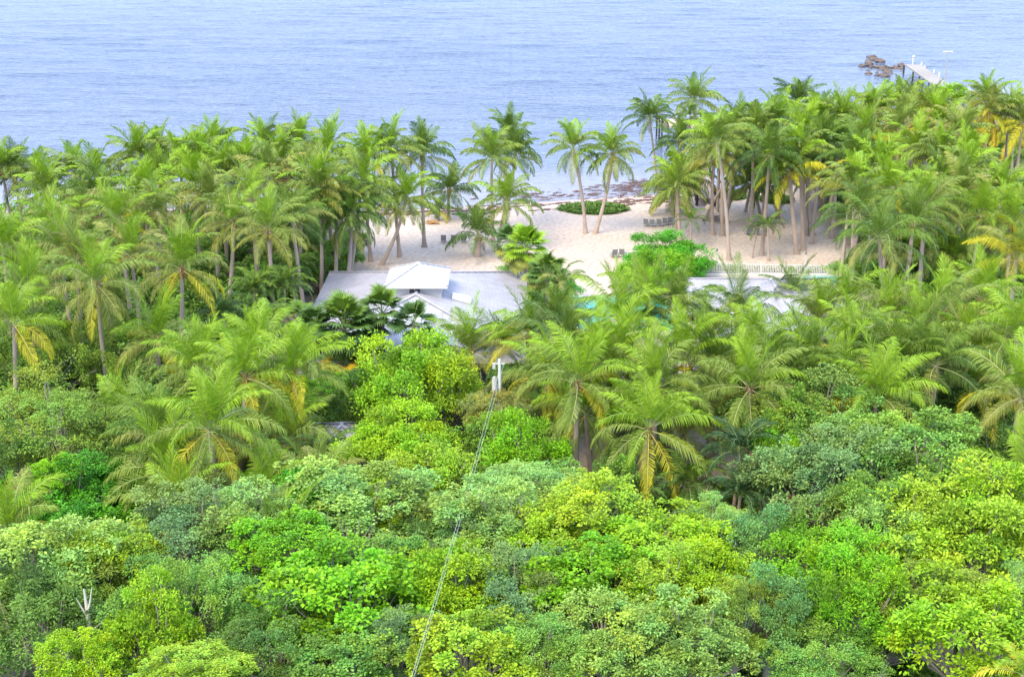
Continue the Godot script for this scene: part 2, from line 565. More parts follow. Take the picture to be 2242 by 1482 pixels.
func make_small_roofs() -> void:
	# low roof among the palms on the left
	var p = at_h(748, 940, 2.9)
	var o = thing("shed", Vector3(p.x, 0, p.z), 0.12)
	tag(o, "small shed with a pale grey roof between the lime tree and leaning palms", "shed")
	var w = Shape.new()
	w.box(Vector3(0, 1.2, 0), Vector3(3.4, 2.4, 3.6))
	put("wall", w.mesh(), M.off_white, o)
	hip_roof(o, -2.0, 2.0, -2.2, 2.2, 2.45, 3.2, 2.0, 0.45, M.roof)
	window_in(o, Vector3(0, 1.4, 1.83), 1.0, 0.8)
	# white ribbed roof in the woods
	p = at_h(1592, 1213, 3.4)
	o = thing("shelter", Vector3(p.x, 0, p.z), 0.35)
	tag(o, "small shelter with a white ribbed roof sunk among the front trees", "shelter")
	var posts = Shape.new()
	for q in 4:
		put("post", bar_mesh(Vector3((q % 2) * 1.0 - 0.5, 0, (q / 2) * 1.0 - 0.5), Vector3((q % 2) * 1.0 - 0.5, 3.3, (q / 2) * 1.0 - 0.5), 0.09), M.white, o)
	roof_plane("roof_slope", o, Vector3(-0.75, 3.3, 0.85), Vector3(0.75, 3.3, 0.85), Vector3(-0.75, 3.75, -0.85), Vector3(0.75, 3.75, -0.85), 0.16, M.roof_white)
	# pale terrace roof right of the pool
	p = at_h(1437, 771, 2.7)
	o = thing("pavilion", Vector3(p.x, 0, p.z), 0.2)
	tag(o, "small pavilion with cream roof showing between palms below the pool", "pavilion")
	for q in 4:
		put("post", bar_mesh(Vector3((q % 2) * 2.0 - 1.0, 0, (q / 2) * 2.0 - 1.0), Vector3((q % 2) * 2.0 - 1.0, 2.6, (q / 2) * 2.0 - 1.0), 0.12), M.white, o)
	hip_roof(o, -1.4, 1.4, -1.4, 1.4, 2.6, 3.1, 1.4, 0.4, M.off_white)
	# low dark roof edge seen through palms at the far right
	p = at_h(2236, 775, 3.0)
	o = thing("cottage", Vector3(p.x + 2.0, 0, p.z))
	tag(o, "white walled cottage cut off by the right edge behind leaning palms", "house")
	w = Shape.new()
	w.box(Vector3(0, 1.3, 0), Vector3(4.6, 2.6, 5.0))
	put("wall", w.mesh(), M.white, o)
	window_in(o, Vector3(-1.0, 1.5, 2.53), 1.2, 1.0)
	hip_roof(o, -2.7, 2.7, -2.9, 2.9, 2.7, 3.6, 2.7, 0.5, M.roof_white)
func bar_mesh(a: Vector3, b: Vector3, w: float) -> ArrayMesh:
	var s = Shape.new()
	s.bar(a, b, w, w)
	return s.mesh()
func make_pools() -> void:
	var s = Shape.new()
	s.box(Vector3(7.9, 0.02, -103.5), Vector3(13.2, 0.2, 25.0))
	tag(put("terrace", s.mesh(), M.concrete), "pale paved terrace around the pool between the two houses", "", "", "structure")
	s = Shape.new()
	s.box(Vector3(25.5, 0.02, -117.4), Vector3(15.0, 0.2, 12.2))
	tag(put("pavement", s.mesh(), M.concrete), "pale paving round the small pool behind the picket fence", "", "", "structure")
	for e in [["swimming_pool", Vector3(9.4, 0.13, -110.3), Vector2(8.0, 9.5), "turquoise swimming pool between the two grey roofed houses"], ["plunge_pool", Vector3(29.2, 0.13, -120.6), Vector2(5.0, 3.0), "small turquoise pool just inside the white picket fence"]]:
		var o = thing(e[0], e[1])
		tag(o, e[3], "pool")
		var w = Shape.new()
		w.box(Vector3.ZERO, Vector3(e[2].x, 0.06, e[2].y))
		put("water", w.mesh(), M.pool, o)
		var c = Shape.new()
		for k in [[0, 1], [0, -1], [1, 0], [-1, 0]]:
			c.box(Vector3(k[0] * (e[2].x / 2 + 0.2), 0.02, k[1] * (e[2].y / 2 + 0.2)), Vector3(e[2].x + 0.8 if k[0] == 0 else 0.4, 0.12, e[2].y if k[1] == 0 else 0.4))
		put("coping", c.mesh(), M.white, o)
	# white sun umbrella and loungers show as white scraps on the terrace
	var u = thing("sun_umbrella", at_h(1352, 768, 0.12))
	tag(u, "white sun umbrella on the terrace in front of the pool", "umbrella")
	put("pole", bar_mesh(Vector3.ZERO, Vector3(0, 2.4, 0), 0.06), M.white, u)
	var can = Shape.new()
	for k in 8:
		var a0 = TAU * k / 8
		var a1 = TAU * (k + 1) / 8
		can.tri(Vector3(0, 2.7, 0), Vector3(cos(a0) * 1.5, 2.1, sin(a0) * 1.5), Vector3(cos(a1) * 1.5, 2.1, sin(a1) * 1.5), Color.WHITE)
	put("canopy", can.mesh(), M.white, u)
func make_fence() -> void:
	var a = at_h(1520, 599, 0.1)
	var b = at_h(1862, 606, 0.1)
	var o = thing("picket_fence", Vector3.ZERO)
	tag(o, "white picket fence along the sand in front of the low grey roofed house", "fence")
	var count = 92
	var s = Shape.new()
	s.box(Vector3(0, 0.55, 0), Vector3(0.065, 0.95, 0.03))
	s.tri(Vector3(-0.032, 1.025, 0), Vector3(0, 1.09, 0), Vector3(0.032, 1.025, 0), Color.WHITE)
	var pm = s.mesh()
	for k in count + 1:
		var q = a.lerp(b, float(k) / count)
		put("picket", pm, M.white, o, q)
	for k in 8:
		var q = a.lerp(b, k / 7.0)
		put("post", bar_mesh(q + Vector3(0, 0, -0.06), q + Vector3(0, 1.2, -0.06), 0.11), M.white, o)
	for h in [0.22, 1.0]:
		put("rail", bar_mesh(a + Vector3(0, h, -0.04), b + Vector3(0, h, -0.04), 0.07), M.white, o)
	var wall = Shape.new()
	wall.box((a + b) / 2 + Vector3(0, 0.12, 0.5), Vector3(a.distance_to(b), 0.3, 0.35))
	tag(put("garden_wall", wall.mesh(), M.off_white), "low cream wall at the foot of the picket fence", "wall")
	var hd0 = Shape.new()
	for k in 2600:
		var q = a.lerp(b, rng.randf()) + Vector3(0, rng.randf_range(0.0, 0.62), -0.9 + rng.randfn(0, 0.22))
		var d = Vector3(rng.randfn(0, 1), absf(rng.randfn(0.3, 0.6)), rng.randfn(0, 1)).normalized()
		var sd = d.cross(Vector3.UP).normalized() * 0.05
		hd0.quad(q, q + d * 0.1 + sd, q + d * 0.2, q + d * 0.1 - sd, grey(rng.randf_range(0.6, 1.0)))
	tag(put("hedge", hd0.mesh(), M.tree.dark), "low dark hedge on the sand side of the picket fence", "hedge")
	for e in [[1568, 596, 545, "slim white lamp post at the left end of the picket fence"], [1762, 603, 552, "slim white lamp post at the middle of the picket fence"]]:
		var g = at_h(e[0], e[1], 0.1)
		var top: float = at_z(e[0], e[2], g.z).y
		var l = thing("lamp_post", g)
		tag(l, e[3], "lamp post", "slim lamp posts by the picket fence")
		put("pole", bar_mesh(Vector3.ZERO, Vector3(0, top - 0.35, 0), 0.08), M.white, l)
		var hd = Shape.new()
		hd.tube([Vector3(0, top - 0.35, 0), Vector3(0, top - 0.2, 0), Vector3(0, top, 0)], [0.06, 0.13, 0.03], 8, [grey(0.7)])
		put("lantern", hd.mesh(), M.steel, l)

# ---------------------------------------------------------------- piers, rocks
func pier(called: String, label: String, a: Vector3, b: Vector3, wide: float, high: float, deck: Material, gap: float, posts: float) -> Node3D:
	var o = thing(called, a)
	tag(o, label, "pier")
	var d = b - a
	var f = d.normalized()
	var side = Vector3(-f.z, 0, f.x)
	var pl = Shape.new()
	var slabs = int(d.length() / 3.0)
	for k in slabs:
		var s = Shape.new()
		s.bar(f * d.length() * k / slabs + Vector3(0, high, 0), f * (d.length() * (k + 1) / slabs - 0.04) + Vector3(0, high, 0), wide, 0.22, grey(0.94 + 0.06 * sin(k * 7.3)))
		put("deck_slab", s.mesh(), deck, o)
	var n = int(d.length() / gap)
	for k in n + 1:
		for q in [-1.0, 1.0]:
			var at: Vector3 = f * (d.length() * k / n) + side * (wide / 2 + 0.1) * q
			var pp = Shape.new()
			pp.tube([at + Vector3(0, -2.5, 0), at + Vector3(0, high + posts, 0)], [0.19, 0.17], 8, [Color.WHITE])
			put("piling", pp.mesh(), M.pile, o)
	return o
func make_docks() -> void:
	# near pier: starts on the sand, ends in a raised head
	var a = at_h(1547, 441, 0.5)
	var b = at_h(1531, 335, 1.4)
	a.y = 0; b.y = 0
	var o = pier("pier", "pinkish plank pier with black pilings running out from the sand", a, b, 1.9, 0.75, M.deck_wood, 2.6, 0.5)
	var h = at_h(1493, 268, 2.1)
	h.y = 0
	var p = thing("jetty", h, 0.02)
	tag(p, "raised pinkish pier head with white rails standing on dark pilings", "pier")
	for k in 6:
		var s = Shape.new()
		s.box(Vector3(0.0, 2.0, -2.5 + k), Vector3(6.4, 0.25, 0.97))
		put("deck_slab", s.mesh(), M.deck_wood, p)
	for q in [[-3.2, 3.0], [3.2, 3.0], [-3.2, -3.0], [3.2, -3.0], [0.0, -3.0], [-3.2, 0.0], [3.2, 0.0]]:
		var pp = Shape.new()
		pp.tube([Vector3(q[0], -2.5, q[1]), Vector3(q[0], 3.1, q[1])], [0.14, 0.12], 8, [Color.WHITE])
		put("piling", pp.mesh(), M.pile, p)
	for y in [2.6, 3.1]:
		put("rail", bar_mesh(Vector3(-3.2, y, -3.0), Vector3(3.2, y, -3.0), 0.08), M.white, p)
		put("rail", bar_mesh(Vector3(-3.2, y, -3.0), Vector3(-3.2, y, 3.0), 0.08), M.white, p)
	put("gangway", bar_mesh(Vector3(3.0, 1.9, 2.0), Vector3(b.x - h.x, 0.9, b.z - h.z), 1.5), M.deck_wood, p)
	# far pier on the right
	a = at_h(2118, 232, 1.0)
	b = at_h(1999, 141, 1.6)
	a.y = 0; b.y = 0
	pier("pier", "long pale concrete pier reaching into the sea at upper right", a, b, 2.9, 1.5, M.concrete, 8.5, -0.1)
	var side = at_h(2083, 240, 0.8)
	var w = Shape.new()
	w.box(Vector3(0, 0.35, 0), Vector3(6.5, 0.7, 2.4), Color.WHITE, Basis(Vector3.UP, 0.5))
	tag(put("sea_wall", w.mesh(), M.concrete), "short pale sea wall where the long concrete pier meets land", "wall")
	get_child(get_child_count() - 1).position = Vector3(side.x, 0, side.z)
	# white mooring posts beside it, and the one with a round head at its tip
	for e in [[2018, 136, 150, "white mooring post nearest the tip of the long pier"], [2025, 143, 154, "white mooring post second from the tip of the long pier"], [2046, 151, 160, "white mooring post standing out in the water right of the long pier"], [2057, 158, 170, "white mooring post right of the pier and closest to the tall lamp"]]:
		var g = at_h(e[0], e[2], -0.3)
		var t: float = at_z(e[0], e[1], g.z).y
		var s = Shape.new()
		s.tube([Vector3(0, -2.0, 0), Vector3(0, t - g.y, 0)], [0.2, 0.2], 8, [Color.WHITE])
		var mp = put("mooring_post", s.mesh(), M.white, null, g)
		tag(mp, e[3], "post", "white mooring posts beside the long pier")
	var g0 = at_h(1999, 141, 1.6)
	var lm = thing("beacon", g0)
	tag(lm, "short white beacon with round head at the tip of the long pier", "beacon")
	put("pole", bar_mesh(Vector3.ZERO, Vector3(0, 1.3, 0), 0.18), M.white, lm)
	var hs = SphereMesh.new()
	hs.radius = 0.28; hs.height = 0.5; hs.radial_segments = 12; hs.rings = 6
	put("head", hs, M.white, lm, Vector3(0.1, 1.5, 0))
	# tall lamp
	var gl = at_h(2067, 205, 0.5)
	var lt: float = at_z(2075, 113, gl.z).y
	var o2 = thing("lamp_post", gl)
	tag(o2, "tall dark lamp post with a small twin arm beside the long pier", "lamp post")
	var ps = Shape.new()
	ps.tube([Vector3.ZERO, Vector3(0.05, lt - gl.y, 0)], [0.16, 0.11], 8, [Color.WHITE])
	put("pole", ps.mesh(), M.steel, o2)
	put("arm", bar_mesh(Vector3(-0.8, lt - gl.y, 0), Vector3(0.9, lt - gl.y + 0.05, 0), 0.14), M.off_white, o2)
	# rocks in the water
	var r = RandomNumberGenerator.new()
	r.seed = 31
	var spots = []
	for k in 13: spots.append([1912 + r.randf_range(-13, 22), 122 + r.randf_range(0, 27), r.randf_range(0.5, 1.25)])
	for k in 15: spots.append([1925 + r.randf_range(-20, 55), 148 + r.randf_range(-4, 6), r.randf_range(0.4, 0.9)])
	for k in 12: spots.append([1932 + r.randf_range(-12, 22), 160 + r.randf_range(-5, 8), r.randf_range(0.4, 0.9)])
	for e in [[1973, 143, 1.0], [1888, 145, 0.8], [1903, 162, 0.8], [1900, 155, 0.5]]: spots.append(e)
	var rocks = []
	for k in 5: rocks.append(rock_mesh(r))
	for k in spots.size():
		var q = at_h(spots[k][0], spots[k][1], -0.3)
		var rk = put("rock", rocks[k % 5], M.rock, null, q)
		rk.rotation.y = r.randf() * TAU
		rk.scale = Vector3(1.25, 0.6, 0.9) * spots[k][2]
		tag(rk, "dark boulder in the loose heap of rocks off the pier tip", "rock", "rocks breaking the sea left of the long pier")
func rock_mesh(r: RandomNumberGenerator) -> ArrayMesh:
	var sp = SphereMesh.new()
	sp.radial_segments = 9; sp.rings = 5; sp.radius = 1.0; sp.height = 2.0
	var a = sp.get_mesh_arrays()
	var v: PackedVector3Array = a[Mesh.ARRAY_VERTEX]
	var f = FastNoiseLite.new()
	f.seed = r.randi_range(1, 9999)
	f.frequency = 0.9
	var s = Shape.new()
	for p in v:
		s.v.push_back(p * (0.85 + 0.55 * f.get_noise_3dv(p)))
		s.c.push_back(grey(clampf(0.75 + 0.5 * f.get_noise_3dv(p * 2.0), 0.3, 1.0)))
	s.i = a[Mesh.ARRAY_INDEX]
	return s.mesh()

# ---------------------------------------------------------------- palm fronds
# kinds of frond by how steeply they leave the heart: [degrees above level, bend over the whole length, leaflet droop]
const POSES := [[82.0, 30.0, 0.15], [64.0, 68.0, 0.45], [42.0, 92.0, 0.8], [14.0, 84.0, 1.05], [-20.0, 54.0, 1.0]]
func make_fronds() -> void:
	var r = RandomNumberGenerator.new()
	r.seed = 41
	for pose in POSES.size():
		fronds[pose] = []
		for k in 6:
			fronds[pose].append(frond(r, POSES[pose][0], POSES[pose][1] * r.randf_range(0.8, 1.2), POSES[pose][2], 4.3, 50, 1.15, 0.050))
		for k in 6:
			fronds[pose].append(frond(r, POSES[pose][0], POSES[pose][1] * r.randf_range(0.8, 1.2), POSES[pose][2], 4.3, 40, 1.2, 0.085))
	fronds["feather"] = []
	for k in 4:
		fronds["feather"].append(frond(r, 58.0, 105.0, 0.3, 2.4, 30, 0.55, 0.06))
	fronds["fan"] = []
	for k in 4:
		fronds["fan"].append(fan_leaf(r))
func frond(r: RandomNumberGenerator, lift: float, bend: float, droop: float, long: float, pairs: int, leaf: float, wide: float) -> ArrayMesh:
	var steps = 14
	var pts = [Vector3.ZERO]
	var sway = r.randf_range(-0.16, 0.16)
	for k in steps:
		var t = (k + 0.5) / steps
		var e = deg_to_rad(lift - bend * pow(t, 1.6))
		pts.append(pts[-1] + Vector3(cos(e), sin(e), sway * t * cos(e)) * (long / steps))
	var s = Shape.new()
	for k in pairs:
		var t = 0.15 + 0.85 * pow((k + 0.5) / pairs, 0.94)
		var at: float = t * steps
		var j = mini(int(at), steps - 1)
		var p: Vector3 = pts[j].lerp(pts[j + 1], at - j)
		var f: Vector3 = (pts[j + 1] - pts[j]).normalized()
		var z = Vector3(0, 0, 1)
		z = (z - f * f.dot(z)).normalized()
		var up = z.cross(f)
		if up.y < 0.0: up = -up
		var l = leaf * (0.5 + 0.5 * sin(clampf((t - 0.1) / 0.5, 0, 1) * PI / 2)) * (1.0 - 0.72 * pow(clampf((t - 0.45) / 0.55, 0, 1), 1.6))
		var spread = lerpf(1.0, 0.42, t) * (0.6 if lift > 75.0 else 1.0)
		for q in [-1.0, 1.0]:
			if r.randf() < 0.03: continue
			var ll = l * r.randf_range(0.85, 1.12)
			var d: Vector3 = (z * q * spread + f * lerpf(0.45, 0.95, t) + up * r.randf_range(0.12, 0.4)).normalized()
			var m: Vector3 = p + d * ll * 0.45
			var d2: Vector3 = (d + Vector3.DOWN * (droop * r.randf_range(0.9, 1.7) + 0.1) - up * 0.15).normalized()
			var e: Vector3 = m + d2 * ll * 0.36
			var d3: Vector3 = (d2 + Vector3.DOWN * droop * r.randf_range(0.6, 1.2)).normalized()
			var tip: Vector3 = e + d3 * ll * 0.26
			var w: Vector3 = (f * 0.8 + up * 0.45 * r.randf_range(-0.4, 1.0)).normalized() * wide * 0.5
			var col = grey(r.randf_range(0.55, 1.0))
			s.quad(p - w * 0.6, p + w * 0.6, m + w, m - w, col)
			s.quad(m - w, m + w, e + w * 0.75, e - w * 0.75, col)
			s.tri(e - w * 0.75, e + w * 0.75, tip, col)
	var a = s.mesh()
	var rib = Shape.new()
	var radii = []
	for k in steps + 1: radii.append(0.034 * (1.0 - 0.85 * k / steps) * long / 4.3)
	rib.tube(pts, radii, 5, [Color.WHITE], false)
	return rib.mesh(a)
func fan_leaf(r: RandomNumberGenerator) -> ArrayMesh:
	# a palmate blade on a stalk, lying along +x and bending over
	var s = Shape.new()
	var e = deg_to_rad(r.randf_range(28, 40))
	var hub = Vector3(cos(e), sin(e), 0) * 0.95
	var f = Vector3(cos(e * 0.5), sin(e * 0.5), 0)
	var up = Vector3(-f.y, f.x, 0)
	for k in 26:
		var a = lerpf(-2.2, 2.2, (k + 0.5) / 26)
		var d = (f * cos(a) + Vector3(0, 0, 1) * sin(a) + up * 0.12).normalized()
		var side = d.cross(up).normalized()
		var l = r.randf_range(0.78, 0.95) * (1.0 - 0.12 * absf(a))
		var m = hub + d * l * 0.6
		var tip = m + (d + Vector3.DOWN * r.randf_range(0.25, 0.7)).normalized() * l * 0.45
		var col = grey(r.randf_range(0.7, 1.0))
		var ridge = up * 0.018
		s.quad(hub, m - side * 0.055, m + ridge, hub + ridge, col)
		s.quad(hub, hub + ridge, m + ridge, m + side * 0.055, col * 0.95)
		s.tri(m - side * 0.055, tip, m + side * 0.055, col)
	var a2 = s.mesh()
	var rib = Shape.new()
	rib.tube([Vector3.ZERO, hub * 0.5 + Vector3(0, 0.03, 0), hub], [0.025, 0.02, 0.014], 5, [Color.WHITE], false)
	return rib.mesh(a2)

func leaf_at(parent: Node3D, called: String, m: Mesh, at: Vector3, az: float, tilt: float, size: float, leaf: Material, rib: Material, nod := Basis()) -> void:
	var o = MeshInstance3D.new()
	o.mesh = m
	o.name = called
	o.set_surface_override_material(0, leaf)
	o.set_surface_override_material(1, rib)
	o.basis = nod * Basis(Vector3.UP, az) * Basis(Vector3.BACK, tilt) * Basis(Vector3.RIGHT, rng.randfn(0.0, 0.12))
	o.basis = o.basis.scaled(Vector3.ONE * size)
	o.position = at
	parent.add_child(o, true)

# hues of a palm by age of frond: [young, middle, low, oldest]
const STYLES := {
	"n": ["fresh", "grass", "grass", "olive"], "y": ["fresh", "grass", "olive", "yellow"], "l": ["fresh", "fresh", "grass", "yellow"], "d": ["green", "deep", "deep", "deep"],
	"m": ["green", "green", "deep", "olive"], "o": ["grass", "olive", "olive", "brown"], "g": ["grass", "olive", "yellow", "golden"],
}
func trunk_mesh(base: Vector3, heart: Vector3, rb: float, rt: float, bow: Vector3) -> ArrayMesh:
	var s = Shape.new()
	var pts = []
	var radii = []
	var cols = []
	var n = 16
	for k in n + 1:
		var t = float(k) / n
		var mid = base.lerp(heart, 0.5) + bow
		var p = base.lerp(mid, t).lerp(mid.lerp(heart, t), t)
		pts.append(p)
		radii.append(lerpf(rb, rt, pow(t, 0.7)) + rb * 0.75 * pow(maxf(0.0, 1.0 - t * 7.0), 2.0) + (0.012 if k % 2 else 0.0))
		cols.append(grey(0.80 + 0.2 * rng.randf()))
	s.tube(pts, radii, 9, cols)
	return s.mesh()
# hx, hy: where the fronds leave the stem, in the frame; foot: [x, y] of its base in the frame, or the height of the stem
func palm(hx: float, hy: float, foot, size: float, style: String, label: String, group := "", opts := {}) -> Node3D:
	var heart: Vector3
	var base: Vector3
	if foot is Array:
		base = at_h(foot[0], foot[1], 0.0)
		heart = at_z(hx, hy, base.z)
	else:
		heart = at_h(hx, hy, foot)
		var away: float = opts.get("lean", 0.9)
		var an = rng.randf() * TAU
		base = Vector3(heart.x + cos(an) * away * rng.randf(), 0, heart.z + sin(an) * away * rng.randf())
		if opts.has("dx"):
			base = Vector3(heart.x + opts.dx, 0, heart.z + opts.get("dz", 0.0))
	var o = thing("coconut_palm", base)
	tag(o, label, "palm tree", group)
	var top = heart - base
	var thick: float = opts.get("thick", 1.0) * rng.randf_range(0.9, 1.1)
	var tall = maxf(top.y, 0.3)
	var flat = Vector3(top.x, 0, top.z)
	put("trunk", trunk_mesh(Vector3(0, -0.2, 0), top, 0.20 * thick, 0.125 * thick, -Vector3.UP * 0.0 + flat * opts.get("bow", -0.18) * -1.0 + Vector3(rng.randfn(0, 0.12), 0, rng.randfn(0, 0.12))), M.bark, o)
	if opts.get("boots", rng.randf() < 0.3):
		var b = Shape.new()
		for k in 14:
			var a = k * 2.399
			var y = -0.75 + 0.95 * k / 14.0
			var d = Vector3(cos(a), 0, sin(a))
			b.bar(top + Vector3(0, y - 0.18, 0) + d * 0.12, top + Vector3(0, y + 0.26, 0) + d * (0.24 + 0.05 * sin(k * 3.1)), 0.14, 0.04, grey(0.6 + 0.4 * rng.randf()))
		put("leaf_boots", b.mesh(), M.boots, o)
	var st: Array = STYLES[style]
	size = 0.9 * pow(size, 0.28) if size > 0.6 else size
	var count: int = opts.get("fronds", rng.randi_range(24, 30)) if size > 0.8 else 15
	var low: float = opts.get("low", -30.0 if style in ["g", "o"] else -16.0)
	var turn = rng.randf() * TAU
	var nod = Basis(Vector3(rng.randfn(0, 1), 0, rng.randfn(0, 1)).normalized(), rng.randfn(0.0, 0.13))
	for k in count:
		var t = (k + rng.randf() * 0.6) / count
		var lift = lerpf(86.0, low, pow(t, 1.25)) + rng.randfn(0.0, 6.0)
		var pose = 0
		for q in POSES.size():
			if absf(POSES[q][0] - lift) < absf(POSES[pose][0] - lift): pose = q
		var age = clampi(int(t * 3.9 + rng.randfn(0.0, 0.45)), 0, 3)
		if age == 3 and rng.randf() < 0.5: age = 2
		var hue: String = st[age]
		var rib: String = "gold" if hue in ["yellow", "golden"] else "brown" if hue == "brown" else "pale" if age >= 1 and rng.randf() < 0.6 else "green"
		leaf_at(o, "frond", fronds[pose][rng.randi() % 6 + (6 if base.z < -112.0 else 0)], top + Vector3(0, -0.1 * t, 0), turn + k * 2.39996 + rng.randfn(0.0, 0.18), deg_to_rad(lift - POSES[pose][0]), size * rng.randf_range(0.86, 1.1) * (0.82 if t < 0.12 else 1.0), M.leaf[hue], M.rib[rib], nod)
	if opts.get("nuts", rng.randf() < 0.25):
		var nb = Shape.new()
		for k in 9:
			var a = k * 2.4
			var c = top + Vector3(cos(a) * 0.34, -0.38 - 0.09 * (k % 3), sin(a) * 0.34)
			nb.tube([c - Vector3(0, 0.14, 0), c - Vector3(0, 0.06, 0), c + Vector3(0, 0.06, 0), c + Vector3(0, 0.14, 0)], [0.03, 0.11, 0.11, 0.03], 6, [Color.WHITE])
		put("coconuts", nb.mesh(), M.nut, o)
	return o
# small tidy palms with few arching feather leaves
func feather_palm(hx: float, hy: float, foot, size: float, hues: Array, count: int, label: String, group := "") -> void:
	var base: Vector3
	var heart: Vector3
	if foot is Array:
		base = at_h(foot[0], foot[1], 0.0)
		heart = at_z(hx, hy, base.z)
	else:
		heart = at_h(hx, hy, foot)
		base = Vector3(heart.x + rng.randfn(0, 0.2), 0, heart.z + rng.randfn(0, 0.2))
	var o = thing("feather_palm", base)
	tag(o, label, "palm tree", group)
	var top = heart - base
	put("trunk", trunk_mesh(Vector3(0, -0.1, 0), top, 0.12, 0.08, Vector3.ZERO), M.bark, o)
	for k in count:
		var t = (k + 0.5) / count
		leaf_at(o, "frond", fronds["feather"][rng.randi() % 4], top, k * 2.39996 + rng.randfn(0, 0.15), deg_to_rad(lerpf(24.0, -48.0, t) + rng.randfn(0, 5)), size * rng.randf_range(0.85, 1.1), M.leaf[hues[int(t * hues.size())]], M.rib.green)
# fan palms
func fan_palm(hx: float, hy: float, foot, size: float, hues: Array, count: int, label: String, group := "") -> void:
	var base: Vector3
	var heart: Vector3
	if foot is Array:
		base = at_h(foot[0], foot[1], 0.0)
		heart = at_z(hx, hy, base.z)
	else:
		heart = at_h(hx, hy, foot)
		base = Vector3(heart.x + rng.randfn(0, 0.15), 0, heart.z + rng.randfn(0, 0.15))
	var o = thing("fan_palm", base)
	tag(o, label, "palm tree", group)
	var top = heart - base
	put("trunk", trunk_mesh(Vector3(0, -0.1, 0), top, 0.16, 0.14, Vector3.ZERO), M.bark, o)
	for k in count:
		var t = (k + 0.5) / count
		leaf_at(o, "fan_leaf", fronds["fan"][rng.randi() % 4], top + Vector3(0, -0.25 * t, 0), k * 2.39996 + rng.randfn(0, 0.15), deg_to_rad(lerpf(52.0, -78.0, t) + rng.randfn(0, 6)), size * rng.randf_range(0.85, 1.1), M.leaf[hues[mini(int(t * hues.size()), hues.size() - 1)]], M.rib.green)

# ---------------------------------------------------------------- broadleaf crowns
# each crown: shoots spread over an uneven dome, every shoot a small head of leaves. Built 3.4 m wide across the radius.
func make_crowns() -> void:
	var r = RandomNumberGenerator.new()
	r.seed = 63
	#            leaves per shoot, shoots, leaf length, leaf width, shoot size, upright
	var kinds = {"broad": [38, 500, 0.20, 0.11, 0.34, 0.4], "fine": [56, 460, 0.145, 0.075, 0.36, 0.5], "round": [32, 430, 0.20, 0.17, 0.36, 0.35], "spray": [46, 420, 0.21, 0.10, 0.38, 0.85]}
	for kind in kinds:
		crowns[kind] = []
		for k in 4:
			crowns[kind].append(crown(r, kinds[kind]))
		var how = kinds[kind]
		for k in 2:   # for the widest trees, which bear more and relatively smaller leaves
			crowns[kind].append(crown(r, [how[0], int(how[1] * 1.7), how[2] * 0.76, how[3] * 0.76, how[4] * 0.8, how[5]]))
